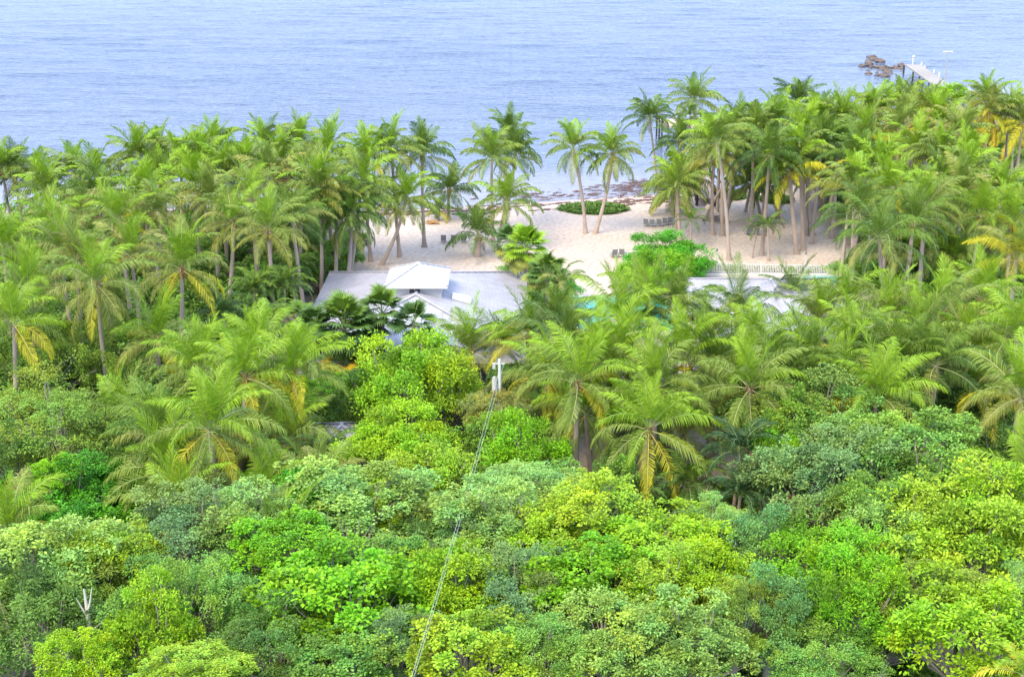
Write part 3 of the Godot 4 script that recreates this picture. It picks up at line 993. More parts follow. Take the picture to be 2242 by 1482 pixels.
func crown(r: RandomNumberGenerator, how: Array) -> Dictionary:
	var s = Shape.new()
	var boughs = Shape.new()
	var wide = 3.4
	var pads = []
	var count = r.randi_range(26, 34)
	for k in count:
		var up = 1.0 - 1.25 * pow((k + 0.5) / count, 0.9)
		var a = k * 2.39996 + r.randfn(0.0, 0.35)
		var flat = sqrt(maxf(0.05, 1.0 - up * up))
		var reach = r.randf_range(0.52, 1.02)
		pads.append([Vector3(cos(a) * flat * reach, up * reach * 0.86 + r.randfn(0.0, 0.09), sin(a) * flat * reach) * wide, r.randf_range(0.15, 0.36) * wide, clampf(r.randfn(0.84, 0.17), 0.45, 1.0), clampf(r.randfn(0.0, 0.8), -1.0, 1.4)])
	for k in how[1]:
		var pad: Array = pads[k % count]
		var dir = Vector3(r.randfn(0, 1), r.randfn(0.5, 0.7), r.randfn(0, 1)).normalized()
		if r.randf() < 0.8: dir.y = absf(dir.y)
		var at: Vector3 = pad[0] + dir * Vector3(1.0, 0.72, 1.0) * pad[1] * (r.randf_range(0.66, 1.1) if r.randf() < 0.88 else r.randf_range(1.1, 1.45))
		var out: Vector3 = (dir + at.normalized() * 0.6).normalized()
		var axis = (out * (1.0 - how[5]) + Vector3.UP * how[5] + Vector3(r.randfn(0, 0.2), r.randfn(0, 0.15), r.randfn(0, 0.2))).normalized()
		var tone: float = pad[2] * r.randf_range(0.82, 1.08)
		var warm: float = pad[3] + r.randfn(0.0, 0.35)
		var head: float = how[4] * r.randf_range(0.7, 1.3)
		for q in how[0]:
			var d = (Vector3(r.randfn(0, 1), r.randfn(0, 1), r.randfn(0, 1)).normalized() + axis * 0.75).normalized()
			var p = at + d * head * pow(r.randf(), 0.45) + axis * head * (r.randf_range(-0.9, 0.5) if how[5] > 0.6 else 0.0)
			var l: float = how[2] * r.randf_range(0.7, 1.25)
			var w: float = how[3] * r.randf_range(0.8, 1.2) * 0.5
			var g = (d + Vector3(r.randfn(0, 0.45), r.randfn(0.1, 0.45), r.randfn(0, 0.45))).normalized()
			var side = g.cross(Vector3.UP + Vector3(r.randfn(0, 0.4), 0, r.randfn(0, 0.4)))
			side = Vector3.RIGHT if side.length() < 0.02 else side.normalized()
			var face = side.cross(g).normalized()
			var mid = p + g * l * 0.45 - face * 0.02
			var tip = p + g * l - Vector3.UP * l * 0.22
			var b = tone * (r.randf_range(0.58, 1.0) if r.randf() < 0.8 else r.randf_range(1.0, 1.25))
			var col = Color(clampf(b * (0.92 + 0.13 * warm), 0, 1), clampf(b, 0, 1), clampf(b * (0.9 - 0.2 * warm), 0, 1))
			var n = s.v.size()
			var lift = face * w * 0.35
			s.v.append_array([p, mid + side * w + lift, tip, mid - side * w + lift])
			s.c.append_array([col, col, col, col])
			s.i.append_array([n, n + 1, n + 2, n, n + 2, n + 3])
	for k in count:
		for q in 2:
			var at: Vector3 = pads[k][0] + Vector3(r.randfn(0, 0.4), r.randf_range(0.0, 0.4), r.randfn(0, 0.4)) * pads[k][1]
			var root = Vector3(at.x * 0.10, -0.62 * wide, at.z * 0.10)
			var elbow = root.lerp(at, 0.55) + Vector3(r.randfn(0, 0.2), r.randfn(-0.15, 0.15), r.randfn(0, 0.2))
			boughs.tube([root, root.lerp(elbow, 0.5) + Vector3(r.randfn(0, 0.1), 0, r.randfn(0, 0.1)), elbow, elbow.lerp(at, 0.6) + Vector3(r.randfn(0, 0.1), 0.05, r.randfn(0, 0.1)), at], [0.085, 0.07, 0.05, 0.03, 0.012], 5, [Color.WHITE, grey(0.85)], false)
	return {"leaves": s.mesh(), "boughs": boughs.mesh()}
# cx, cy, w, h: the crown in the frame; tall: height of the tree
func tree(called: String, category: String, cx: float, cy: float, w: float, h: float, tall: float, kind: String, hue: String, label: String, group := "", deep := 0.0) -> Node3D:
	var c = at_h(cx, cy, tall * 0.62)
	for k in 3:
		var dist = Vector3(c.x, c.y - H, c.z).length()
		var each = LENS / dist
		var hh = minf(h / each * 0.56, tall * 0.5)
		c = at_h(cx, cy, maxf(tall - hh, hh * 0.8))
	var s = LENS / Vector3(c.x, c.y - H, c.z).length()
	var rx = w / s / 2.0 * 1.27
	var ry = h / s / 2.0 * 1.3
	var o = thing(called, Vector3(c.x, 0, c.z), rng.randf() * TAU)
	tag(o, label, category, group)
	var pick: Dictionary = crowns[kind][rng.randi() % 4 if rx < 3.7 else 4 + rng.randi() % 2]
	var lift = c.y
	var k3 = Vector3(rx / 3.4 * 1.02, ry / 3.1, (rx if deep == 0.0 else deep) / 3.4 * 1.02)
	var leaves = put("crown", pick.leaves, M.tree[hue], o, Vector3(0, lift - 0.16 * ry, 0))
	leaves.scale = k3
	var bo = put("boughs", pick.boughs, M.limb, o, Vector3(0, lift - 0.16 * ry, 0))
	bo.scale = k3
	var foot = lift - 0.16 * ry - 0.62 * ry / 3.1 * 3.4
	if foot > 0.15:
		var thick = clampf(rx * 0.075, 0.08, 0.26)
		put("trunk", trunk_mesh(Vector3(0, -0.2, 0), Vector3(0, foot + 0.15, 0), thick * 1.3, thick, Vector3(rng.randfn(0, 0.2), 0, rng.randfn(0, 0.2))), M.limb, o)
	return o

# ---------------------------------------------------------------- the palms, one row each: heart in the frame, foot in the frame or stem height, frond scale, style, label
func plant(rows: Array, group: String) -> void:
	for e in rows:
		palm(e[0], e[1], e[2], e[3], e[4], e[5], group, e[6] if e.size() > 6 else {})
func plant_left_grove() -> void:
	plant([
		[4, 372, 8.5, 1.0, "n", "palm cut by the left edge with its crown against the sea"],
		[33, 383, 7.5, 0.8, "d", "small dark palm by the sea, second from the left edge"],
		[75, 398, 7.5, 0.85, "n", "palm with one upright bright tuft low against the sea near the left edge"],
		[163, 378, 8.0, 1.0, "n", "palm with arching crown standing out against the sea at far left"],
		[212, 388, 8.0, 0.95, "n", "narrow crowned seaside palm beside a glimpse of water, left grove"],
		[100, 424, 8.0, 0.95, "n", "upright palm behind the pale sand gap at the left edge"],
		[215, 432, 8.5, 0.95, "m", "deep green palm below the narrow seaside palm, left grove"],
		[302, 342, 9.5, 1.05, "n", "tallest palm on the seaward skyline of the left grove's first third"],
		[352, 345, 9.0, 0.9, "n", "small palm crown right of the tall skyline palm, left grove"],
		[396, 360, 9.0, 0.95, "n", "palm with a green upright tuft on the left grove's skyline"],
		[350, 398, 9.0, 1.0, "n", "palm filling the second row behind the left skyline crowns"],
		[312, 436, 9.0, 1.05, "l", "lime topped palm in the middle of the left grove"],
		[261, 484, 9.0, 1.0, "l", "palm with broad bright green upright fan of fronds, left grove"],
		[108, 500, 9.0, 1.1, "y", "big palm with yellow arched frond just below the left sand gap"],
		[211, 622, 9.0, 1.3, "y", "palm showing its bare brown heart with straight fronds hanging like a skirt", {"low": -62, "boots": true, "fronds": 30, "nuts": true}],
		[130, 548, 8.5, 1.05, "n", "palm between the yellow arched palm and the skirted palm"],
		[6, 545, 9.0, 1.1, "l", "bright palm half cut by the left edge above the woods"],
		[62, 628, 8.0, 1.1, "n", "palm with loose upright tuft left of the skirted palm"],
		[30, 710, 7.0, 1.1, "l", "lime palm at the left edge right above the olive tree"],
		[341, 742, [360, 890], 1.2, "y", "leaning palm with yellow drooping fronds left of the long bare trunk", {"boots": true, "nuts": false, "low": -38}],
		[397, 588, [394, 822], 1.15, "y", "palm with long bare pale trunk and wide yellow fronds, left grove", {"boots": true, "low": -34, "bow": 0.0, "thick": 1.15}],
		[512, 486, [494, 712], 1.15, "y", "tall palm with full weeping crown and pale trunk in the left grove's front", {"boots": true, "low": -44, "fronds": 28, "thick": 1.1}],
		[470, 326, 9.5, 0.95, "n", "palm with dark wispy fronds rising over the sea, left grove skyline"],
		[540, 375, 9.5, 1.05, "n", "palm with one pale upright rib in the upper left grove"],
		[578, 324, 9.5, 0.85, "n", "pointed crown on the skyline midway along the left grove"],
		[614, 356, 9.5, 0.95, "l", "lime crown just below the pointed skyline palm"],
		[655, 318, 9.5, 0.85, "n", "small skyline crown left of the tallest grove palm"],
		[716, 338, 10.5, 1.25, "n", "tallest and fullest palm at the seaward end of the left grove", {"low": -34}],
		[699, 416, 10.0, 1.2, "y", "palm with fanned pale ribs below the fullest grove palm", {"nuts": false}],
		[629, 528, [602, 604], 1.15, "m", "palm with orange boots and curved trunk near the house's far corner", {"boots": true, "bow": 0.35}],
		[425, 408, 9.0, 1.05, "l", "bright lime tuft in the centre of the left grove"],
		[443, 352, 9.5, 0.95, "n", "palm under the wispy skyline palm, slightly left of it"],
		[486, 378, 9.5, 1.0, "n", "palm crowded under the wispy skyline palm, slightly right of it"],
		[590, 396, 10.0, 1.1, "o", "greyish olive palm in the thick of the left grove"],
		[548, 432, 10.0, 1.05, "n", "palm with pale bare stem top above the weeping crown"],
		[686, 470, [656, 580], 1.05, "y", "yellowish palm whose pale trunk leans left behind the house's shrubs", {"bow": 0.1}],
		[585, 505, 9.0, 1.05, "y", "palm hung with yellow fronds right of the weeping crown"],
		[792, 404, 10.0, 1.15, "n", "palm at the right edge of the left grove overhanging the sand", {"dx": -1.6, "low": -30}],
		[800, 350, 10.0, 1.0, "l", "bright feathery palm leaning over the sea at the left grove's tip"],
		[735, 452, 8.5, 1.1, "d", "dark full palm at the sandward edge of the left grove", {"low": -40}],
		[770, 470, 8.0, 1.0, "m", "shaded palm low at the sandward edge of the left grove", {"low": -45}],
		[165, 572, 8.5, 1.0, "o", "dull olive palm tucked left above the skirted palm"],
		[285, 560, 8.5, 1.05, "y", "palm with curled yellow fronds right of the skirted palm"],
		[335, 470, 9.0, 1.0, "o", "grey green palm above the wide yellow palm"],
		[180, 470, 8.5, 1.0, "o", "greyish palm between the lime fan palm top and the sand gap"],
		[655, 398, 9.5, 1.0, "o", "olive crown between the fanned rib palm and the skyline"],
		[465, 440, 9.0, 1.0, "o", "muted palm directly above the weeping crown"],
		[564, 772, 6.5, 1.1, "l", "bright young palm left of the house roof with yellow side fronds"],
		[440, 810, 6.5, 1.15, "l", "pale lime palm in front of the long bare trunk"],
		[640, 478, 9.0, 1.0, "m", "dark palm behind the one with orange boots"],
		[267, 905, [275, 1020], 1.1, "n", "bluish palm with drooping fronds between the two olive trees", {"low": -46, "fronds": 20, "boots": false}],
	], "coconut palms of the left grove")
func plant_beach_palms() -> void:
	plant([
		[857, 328, [875, 562], 0.95, "n", "slender beach palm in front of the sea, leftmost free crown over water", {"low": -28, "boots": true}],
		[924, 338, [929, 541], 0.98, "m", "beach palm with straight dark trunk left of the three loungers", {"low": -28}],
		[821, 446, [756, 566], 1.05, "n", "beach palm on a trunk slanting from the left grove over the sand", {"bow": 0.3, "low": -25}],
		[888, 440, [833, 580], 1.1, "n", "beach palm whose long trunk leans right behind the house roof", {"low": -32}],
		[983, 418, [983, 478], 0.85, "m", "short palm near the weed line behind the three loungers", {"low": -28}],
		[959, 458, [960, 482], 0.5, "y", "tiny palm with yellow lower fronds beside the short palm", {"thick": 0.8, "boots": true, "low": -30}],
		[1046, 514, [1046, 562], 1.0, "d", "squat palm with thick orange trunk right of the three loungers", {"thick": 2.1, "low": -12, "boots": false, "fronds": 19}],
		[1077, 348, [1080, 528], 1.0, "n", "palm before the water with one long frond reaching left", {"low": -20}],
		[1128, 340, [1098, 500], 0.85, "m", "dark small crown right behind the reaching beach palm", {"low": -24}],
		[1108, 300, [1104, 492], 0.8, "m", "highest crown in the beach palm trio above the lime fan palm"],
		[1110, 441, [1088, 550], 1.05, "n", "beach palm with reddish leaning trunk behind the lime fan palm", {"low": -30, "bow": 0.2}],
		[1254, 325, [1282, 511], 0.95, "n", "left one of the two palms growing as a V beside the grass oval", {"low": -42, "boots": false, "bow": 0.25}],
		[1342, 338, [1302, 511], 0.98, "n", "right one of the two palms growing as a V beside the grass oval", {"low": -50, "boots": true, "bow": -0.25}],
		[1423, 258, [1446, 432], 0.72, "m", "thin trunked palm alone in front of the water left of the pier", {"thick": 0.8, "low": -18}],
		[1521, 218, [1532, 402], 1.05, "n", "highest palm behind the pier, its crown well above the others", {"low": -30}],
		[1512, 256, [1505, 425], 0.6, "m", "palm beside the pier head with crown below the highest one", {"low": -26}],
		[1489, 312, [1470, 450], 0.75, "d", "small dark palm half hiding the pier pilings"],
		[1481, 386, [1481, 502], 1.0, "n", "straight palm standing right of the row of five loungers", {"low": -24}],
		[1503, 392, [1506, 463], 0.9, "m", "palm with dark trunk left of the pier start"],
		[1470, 428, [1477, 470], 0.7, "y", "low palm with yellow fronds almost touching the sand", {"low": -40}],
		[1484, 405, [1491, 526], 0.85, "n", "thin leaning palm just behind the small tidy palm by the hammock"],
		[1565, 345, [1562, 514], 1.15, "y", "palm with bare orange heart and pale fronds before the pier", {"boots": true, "low": -36}],
		[1570, 312, [1597, 570], 1.15, "n", "tall palm whose curved trunk meets the sand near the fence", {"bow": 0.3}],
		[1586, 300, [1582, 516], 1.0, "n", "palm on a straight trunk right of the hammock"],
		[1640, 340, [1542, 483], 1.1, "m", "palm on a trunk sloping far right across the other stems", {"bow": 0.25}],
		[1597, 312, [1591, 420], 0.95, "m", "palm by the right grass patch, crown above the sloping trunk"],
		[1576, 335, [1571, 473], 0.95, "m", "palm with a short dark stem behind the hammock"],
		[1648, 392, [1632, 463], 0.95, "m", "dark crowned palm leaning right of the right grass patch"],
		[1654, 405, [1669, 482], 0.85, "n", "palm behind the second tidy palm with stem bending down right", {"low": -34}],
		[1730, 378, [1746, 556], 1.25, "l", "bright palm with thick long trunk at the sandy edge of the right grove", {"thick": 1.2}],
		[1752, 338, [1760, 548], 1.15, "n", "palm right behind the bright thick trunk palm, slender stem"],
		[1757, 298, [1766, 516], 1.1, "l", "palm with tall green crown and yellow tuft, second row of right grove"],
		[1768, 352, [1778, 515], 1.1, "m", "palm with a stout pale trunk among the right grove's edge stems", {"thick": 1.4}],
		[1700, 385, [1717, 491], 0.9, "d", "shadowy palm with a frond sweeping low at the right grove's edge", {"low": -46}],
		[1776, 375, [1806, 460], 0.95, "m", "palm in the leaning pair behind the right grove's edge, left stem"],
		[1800, 378, [1809, 459], 0.95, "n", "palm in the leaning pair behind the right grove's edge, right stem"],
		[1806, 352, [1824, 432], 0.95, "m", "palm nearest the sea behind the leaning pair"],
	], "coconut palms on the open sand")
	feather_palm(1513, 484, [1514, 541], 0.95, ["green", "deep", "deep"], 11, "small tidy palm with few arching leaves beside the hammock", "small tidy palms on the sand")
	feather_palm(1682, 496, [1684, 571], 1.05, ["green", "deep", "deep"], 12, "small tidy palm in front of the right loungers, right stem of two", "small tidy palms on the sand")
	feather_palm(1658, 502, [1646, 564], 0.8, ["deep", "deep"], 8, "small tidy palm in front of the right loungers, left leaning stem", "small tidy palms on the sand")
func plant_right_grove() -> void:
	plant([
		[1686, 338, 10.0, 1.15, "d", "dark heavy palm at the seaward left corner of the right grove", {"low": -40}],
		[1650, 292, 10.0, 1.05, "n", "palm left of the round lime crown on the right skyline"],
		[1710, 268, 10.5, 1.15, "l", "round lime crown on the right grove's skyline", {"low": -30}],
		[1748, 226, 10.5, 0.95, "d", "dark spiky crown on the skyline above the round lime crown"],
		[1846, 262, 10.5, 1.1, "n", "palm with pale upright ribs on the right skyline"],
		[1813, 262, 10.0, 1.1, "y", "yellowish rounded crown left of the pale ribbed skyline palm"],
		[1926, 243, 10.5, 0.9, "l", "green plume in front of the rock heap on the skyline"],
		[1972, 220, 10.5, 0.75, "n", "palm closest to the rock heap, right of the green plume"],
		[1960, 292, 10.0, 1.15, "g", "palm with golden lower fronds and grey trunk in mid right grove", {"low": -30}],
		[1895, 298, 10.0, 1.15, "y", "lime and yellow palm beneath the green plume"],
		[1877, 352, 10.0, 1.15, "m", "palm with deep green crown in the centre of the right grove"],
		[1952, 420, 9.5, 1.25, "l", "big palm with many pale upright ribs in the right grove's middle"],
		[2030, 448, 9.5, 1.05, "n", "palm with spreading ribs before the scrap of bare sand"],
		[1926, 522, 9.5, 1.3, "m", "large dark palm with nodding centre tuft above the two grey stems", {"dx": 2.1, "dz": 1.0, "low": -36, "fronds": 28}],
		[2079, 578, [2112, 668], 1.35, "n", "large palm with orange boots and a gold frond, right grove front", {"boots": true, "low": -26, "fronds": 26, "thick": 1.15}],
		[2047, 572, [2072, 656], 1.05, "n", "palm with small orange boots left of the large orange booted palm", {"boots": true}],
		[2021, 552, [2033, 660], 1.15, "y", "palm with straight grey stem and a wide lime frond to the left", {"low": -14}],
		[2167, 538, [2153, 642], 1.25, "y", "palm with yellow heart and twisted hanging frond at far right", {"low": -40, "boots": true}],
		[1973, 545, [1988, 640], 0.95, "m", "shaded palm on the second grey stem right of the nodding palm"],
		[2106, 424, 9.5, 1.1, "o", "olive palm with withered fronds above the large orange booted palm"],
		[2195, 418, 8.0, 0.95, "n", "small palm beside the sandy path at the right edge"],
		[2116, 380, 9.0, 1.05, "n", "palm with looping pale ribs left of the sandy path"],
		[2221, 300, [2217, 380], 0.95, "g", "dark stemmed palm at the sandy path by the right edge", {"low": -40}],
		[2166, 246, 10.5, 1.35, "g", "golden palm with a curtain of hanging yellow fronds", {"low": -66, "fronds": 32, "boots": true}],
		[2168, 216, 11.0, 0.95, "l", "fresh green plume rising above the golden palm"],
		[2210, 250, 10.0, 1.05, "l", "palm right of the golden palm near the right edge"],
		[2240, 268, 9.5, 1.0, "g", "yellowing palm cut by the right edge beside the sea"],
		[2063, 268, 10.0, 1.0, "l", "lime plume below the pale sea wall"],
		[2031, 252, 10.0, 1.0, "g", "yellow tinged palm left of the lime plume below the long pier"],
		[2062, 340, 9.5, 1.15, "n", "palm with wide ribs between the golden lower fronds and golden curtain"],
		[2116, 356, 9.0, 1.05, "l", "bright palm under the golden curtain palm, to its left"],
		[2102, 296, 10.0, 1.05, "o", "dull palm left of the golden curtain"],
		[2005, 230, 10.0, 0.7, "o", "grey leaved palm under the long pier's pilings"],
		[2035, 242, 10.0, 0.8, "n", "thick palm just below the deck of the long pier"],
		[1862, 410, 9.5, 1.2, "y", "palm stretching a yellow frond over the beach edge", {"low": -14}],
		[2226, 568, 8.5, 1.15, "g", "yellow fringed palm cut by the right edge, middle height"],
		[2152, 660, 7.5, 1.2, "l", "fresh palm below the yellow hearted palm at far right"],
		[1800, 318, 10.0, 1.05, "m", "deep green palm behind the second row yellow tuft"],
		[1838, 322, 9.5, 1.0, "m", "shaded palm by the glint of water in the right grove"],
		[2003, 330, 9.5, 1.05, "n", "palm right of the golden lower fronds"],
		[1905, 250, 10.5, 1.0, "n", "palm left below the green plume, half hidden"],
		[1985, 266, 10.0, 0.95, "o", "olive palm right above the golden lower fronds"],
		[1920, 372, 9.5, 1.05, "l", "lime palm left above the many ribbed big palm"],
		[2060, 408, 9.0, 1.05, "m", "dark palm around the scrap of bare sand"],
		[2150, 470, 8.5, 1.05, "l", "pale lime palm above the yellow hearted palm"],
		[2215, 490, 8.0, 1.05, "n", "palm at the right edge above the yellow fringed palm"],
		[2000, 490, 9.0, 1.05, "m", "shaded palm behind the straight grey stem palm"],
		[1880, 470, 9.5, 1.1, "m", "palm overhanging the sand behind the nodding palm"],
		[1782, 268, 10.0, 1.0, "n", "palm between round lime crown and yellowish rounded crown"],
		[1615, 285, 10.0, 0.95, "m", "palm at the waterside between pier palms and the right grove"],
		[1675, 285, 10.0, 1.0, "m", "green palm filling the skyline left of the round lime crown"],
	], "coconut palms of the right grove")
func plant_middle_palms() -> void:
	plant([
		[1158, 742, [1145, 893], 1.3, "y", "tall palm with orange boots standing right of the house roof", {"boots": true, "low": -24, "fronds": 26, "nuts": false}],
		[1032, 770, [1045, 868], 1.2, "y", "palm with orange boots in front of the house's right corner", {"boots": true, "low": -16}],
		[1098, 770, [1094, 850], 1.0, "m", "shaded palm directly behind the white utility pole", {"boots": true, "low": -34}],
		[1615, 690, 6.5, 1.15, "m", "palm with orange stem top against the low grey roof", {"boots": true, "low": -18, "fronds": 20}],
		[1738, 655, [1737, 745], 1.05, "d", "dark palm with visible stem in front of the low grey roof", {"boots": false, "low": -34, "fronds": 19}],
		[1855, 672, 6.5, 1.2, "n", "palm beside the low grey roof's right corner"],
		[1866, 762, 6.5, 1.2, "l", "lime upright palm below the low grey roof's right corner", {"low": -8}],
		[2007, 742, 7.0, 1.2, "n", "palm with nodding grey tuft in the middle of the right side", {"low": -30}],
		[1922, 868, 6.0, 1.35, "l", "broad lime palm right above the pale green crown", {"low": -26, "boots": false}],
		[2134, 845, [2078, 976], 1.4, "y", "big leaning palm with orange boots crossing an upright trunk", {"boots": true, "low": -24, "fronds": 26, "bow": 0.2, "thick": 1.2}],
		[2116, 765, [2120, 960], 1.15, "n", "palm whose upright trunk is crossed by the leaning one"],
		[2238, 868, 7.0, 1.3, "y", "palm cut by the right edge with yellow fronds reaching inward", {"low": -36}],
		[2250, 1066, 6.0, 1.3, "n", "low palm at the right edge beneath the yellow reaching one", {"low": -44}],
		[2228, 740, 7.5, 1.15, "l", "lime palm cut by the right edge behind the leaning orange one"],
		[1667, 765, 6.5, 1.2, "l", "palm with a broad bright upright fan below the low grey roof", {"low": -6}],
		[1643, 850, 6.5, 1.35, "n", "palm with many unopened spears and a gold frond at right", {"boots": true, "low": -34, "fronds": 28}],
		[1768, 806, 6.5, 1.25, "m", "deep green palm between the spear palm and the lime upright one", {"low": -22}],
		[1500, 790, 7.0, 1.25, "l", "bright lime palm beside the cream pavilion roof", {"low": -14}],
		[1421, 672, 8.0, 1.25, "n", "big palm in front of the glossy beach shrub", {"low": -26}],
		[1357, 694, 8.0, 1.2, "l", "bright palm over the turquoise pool's right side", {"low": -26}],
		[1374, 776, 7.0, 1.15, "l", "palm with curled yellow ribs below the pool"],
		[1421, 940, [1388, 1135], 1.35, "l", "slim palm with hanging yellow fronds in front of the sandy clearing", {"low": -58, "boots": true, "fronds": 24, "bow": 0.1}],
		[1284, 905, [1300, 1060], 1.3, "l", "palm with pale weeping fronds left of the sandy clearing", {"low": -56, "fronds": 26}],
		[1264, 838, 7.0, 1.1, "l", "palm with curling green fronds behind the weeping one"],
		[1562, 866, [1560, 1003], 0.95, "y", "palm on a straight pale stem rising from the sandy clearing", {"low": -10, "boots": false, "fronds": 16}],
		[1612, 864, [1596, 972], 1.05, "m", "palm on a slightly leaning stem right of the straight pale stem"],
		[1324, 878, [1324, 966], 1.1, "n", "palm with straight hanging leaflets above the sandy clearing", {"low": -40}],
		[1374, 905, [1378, 1026], 1.1, "m", "palm with brown stem behind the slim hanging one"],
		[1489, 920, [1503, 1026], 1.1, "n", "palm with gold tipped drooping frond above the clearing", {"low": -34}],
		[1468, 912, [1462, 985], 1.0, "d", "shaded palm at the back of the sandy clearing"],
		[1330, 800, 6.5, 1.1, "n", "palm before the white terrace umbrella"],
		[1440, 850, 6.5, 1.1, "n", "palm crowded behind the slim hanging one"],
		[1560, 800, 6.5, 1.1, "m", "palm between pavilion palm and the spear palm"],
		[1720, 830, 6.0, 1.1, "m", "shaded palm behind the pale green flowering crown"],
		[1830, 830, 6.0, 1.1, "n", "palm half hidden left of the broad lime palm"],
		[1940, 700, 7.0, 1.1, "n", "palm right of the low grey roof and its corner palm"],
		[1960, 790, 6.5, 1.1, "m", "dark palm between nodding tuft palm and broad lime palm"],
		[2050, 800, 6.5, 1.15, "m", "palm in the shade left of the crossed trunks"],
		[2060, 690, 7.5, 1.2, "y", "palm with long arching pale fronds above the crossed trunks"],
		[1250, 775, 6.0, 1.1, "d", "dark shaded palm beside the white terrace", {"low": -34}],
		[1212, 720, 6.5, 1.0, "m", "palm right behind the tall orange booted palm"],
		[1480, 690, 7.5, 1.1, "m", "palm at the left corner of the low grey roof"],
		[1200, 830, 5.5, 1.05, "y", "low palm with one yellow frond right of the utility pole", {"low": -20}],
		[1790, 705, 5.5, 1.0, "n", "low palm before the low grey roof's front right"],
		[1560, 740, 5.5, 1.0, "n", "low palm before the low grey roof's front left"],
	], "coconut palms around the two houses")
	feather_palm(1233, 622, 4.2, 1.15, ["green", "olive", "deep"], 13, "small arching palm on the sand right of the lime fan palm")
func plant_front_palms() -> void:
	plant([
		[458, 940, 7.0, 1.3, "l", "palm with long gold tipped fronds left of the big front palm", {"low": -28}],
		[486, 975, [508, 1066], 1.2, "o", "palm with thick brown boots and dull fronds in front", {"boots": true, "low": -40, "thick": 1.2}],
		[549, 918, [553, 1025], 1.3, "l", "bright palm behind the big front palm, pale straight stem", {"boots": false}],
		[631, 968, [629, 1075], 1.5, "y", "big front palm with orange neck and wide yellow green crown", {"boots": true, "low": -22, "fronds": 27, "thick": 1.2}],
		[535, 826, 7.0, 1.15, "l", "small fresh plume rising above the big front palm"],
		[375, 1040, 4.0, 1.3, "n", "low palm with arching fronds right of the green vine mound", {"low": -14}],
		[392, 1120, 4.0, 1.35, "y", "low palm drooping over the vine mound's right side", {"low": -46}],
		[578, 1092, 3.5, 1.2, "l", "young lime palm at the foot of the big front palm", {"low": 5, "fronds": 16}],
		[18, 1170, 4.0, 1.2, "y", "low palm at the left edge beside the vine mound", {"low": -30}],
		[604, 1226, 4.0, 1.2, "y", "palm half buried in the trees with one yellow frond hanging", {"low": -40}],
		[640, 820, 6.5, 1.2, "l", "pale palm behind the big front palm to its right", {"low": -8}],
		[690, 1085, 3.5, 1.1, "o", "low palm whose dry fronds show behind the pale leafed tree"],
		[350, 960, 5.0, 1.15, "m", "shaded palm left of the gold tipped front palm"],
	], "coconut palms among the front trees")
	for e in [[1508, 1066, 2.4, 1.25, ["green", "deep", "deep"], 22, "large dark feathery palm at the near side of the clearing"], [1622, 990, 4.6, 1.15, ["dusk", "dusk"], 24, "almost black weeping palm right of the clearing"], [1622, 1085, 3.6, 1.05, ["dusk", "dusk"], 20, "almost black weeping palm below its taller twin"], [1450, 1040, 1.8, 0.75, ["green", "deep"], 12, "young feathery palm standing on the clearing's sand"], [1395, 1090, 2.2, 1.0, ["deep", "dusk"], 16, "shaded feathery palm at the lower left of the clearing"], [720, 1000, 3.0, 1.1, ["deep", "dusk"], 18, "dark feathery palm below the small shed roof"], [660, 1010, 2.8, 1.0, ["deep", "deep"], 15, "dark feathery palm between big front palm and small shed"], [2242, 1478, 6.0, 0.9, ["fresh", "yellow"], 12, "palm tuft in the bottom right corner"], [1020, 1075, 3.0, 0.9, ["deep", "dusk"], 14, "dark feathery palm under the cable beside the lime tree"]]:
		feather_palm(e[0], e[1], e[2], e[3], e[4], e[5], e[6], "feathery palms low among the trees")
func plant_fan_palms() -> void:
	for e in [
		[836, 684, 6.2, 1.25, ["green", "deep", "deep"], 22, "fan palm with orange trunk standing against the house roof"],
		[905, 706, 5.4, 1.05, ["deep", "deep", "dusk"], 20, "smaller fan palm right of the orange trunked one"],
		[1152, 545, 5.6, 1.35, ["fresh", "fresh", "fresh", "olive"], 34, "brilliant lime fan palm on the sand behind the house"],
		[1118, 530, 5.2, 1.1, ["deep", "deep", "olive"], 24, "dark fan palm left behind the brilliant lime one"],
		[1196, 600, 4.6, 1.2, ["green", "deep", "olive"], 26, "dark fan palm right below the brilliant lime one"],
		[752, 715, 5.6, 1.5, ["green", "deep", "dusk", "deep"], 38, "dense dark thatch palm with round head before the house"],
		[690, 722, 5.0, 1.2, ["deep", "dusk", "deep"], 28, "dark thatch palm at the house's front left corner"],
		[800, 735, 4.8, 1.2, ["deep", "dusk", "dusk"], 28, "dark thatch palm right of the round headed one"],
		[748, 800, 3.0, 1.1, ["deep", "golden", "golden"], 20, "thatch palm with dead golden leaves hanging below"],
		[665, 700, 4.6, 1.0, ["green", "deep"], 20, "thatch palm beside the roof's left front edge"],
	]:
		fan_palm(e[0], e[1], e[2], e[3], e[4], e[5], e[6], "fan palms close to the house")
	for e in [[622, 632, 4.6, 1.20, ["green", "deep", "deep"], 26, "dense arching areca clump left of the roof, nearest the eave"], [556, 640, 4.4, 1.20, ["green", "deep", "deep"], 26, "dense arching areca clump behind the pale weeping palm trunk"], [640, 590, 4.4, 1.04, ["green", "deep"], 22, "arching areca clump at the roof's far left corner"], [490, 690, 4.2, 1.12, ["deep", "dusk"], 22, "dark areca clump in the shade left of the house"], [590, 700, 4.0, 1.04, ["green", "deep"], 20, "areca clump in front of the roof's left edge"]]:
		feather_palm(e[0], e[1], e[2], e[3], e[4], e[5], e[6], "areca clumps left of the house")

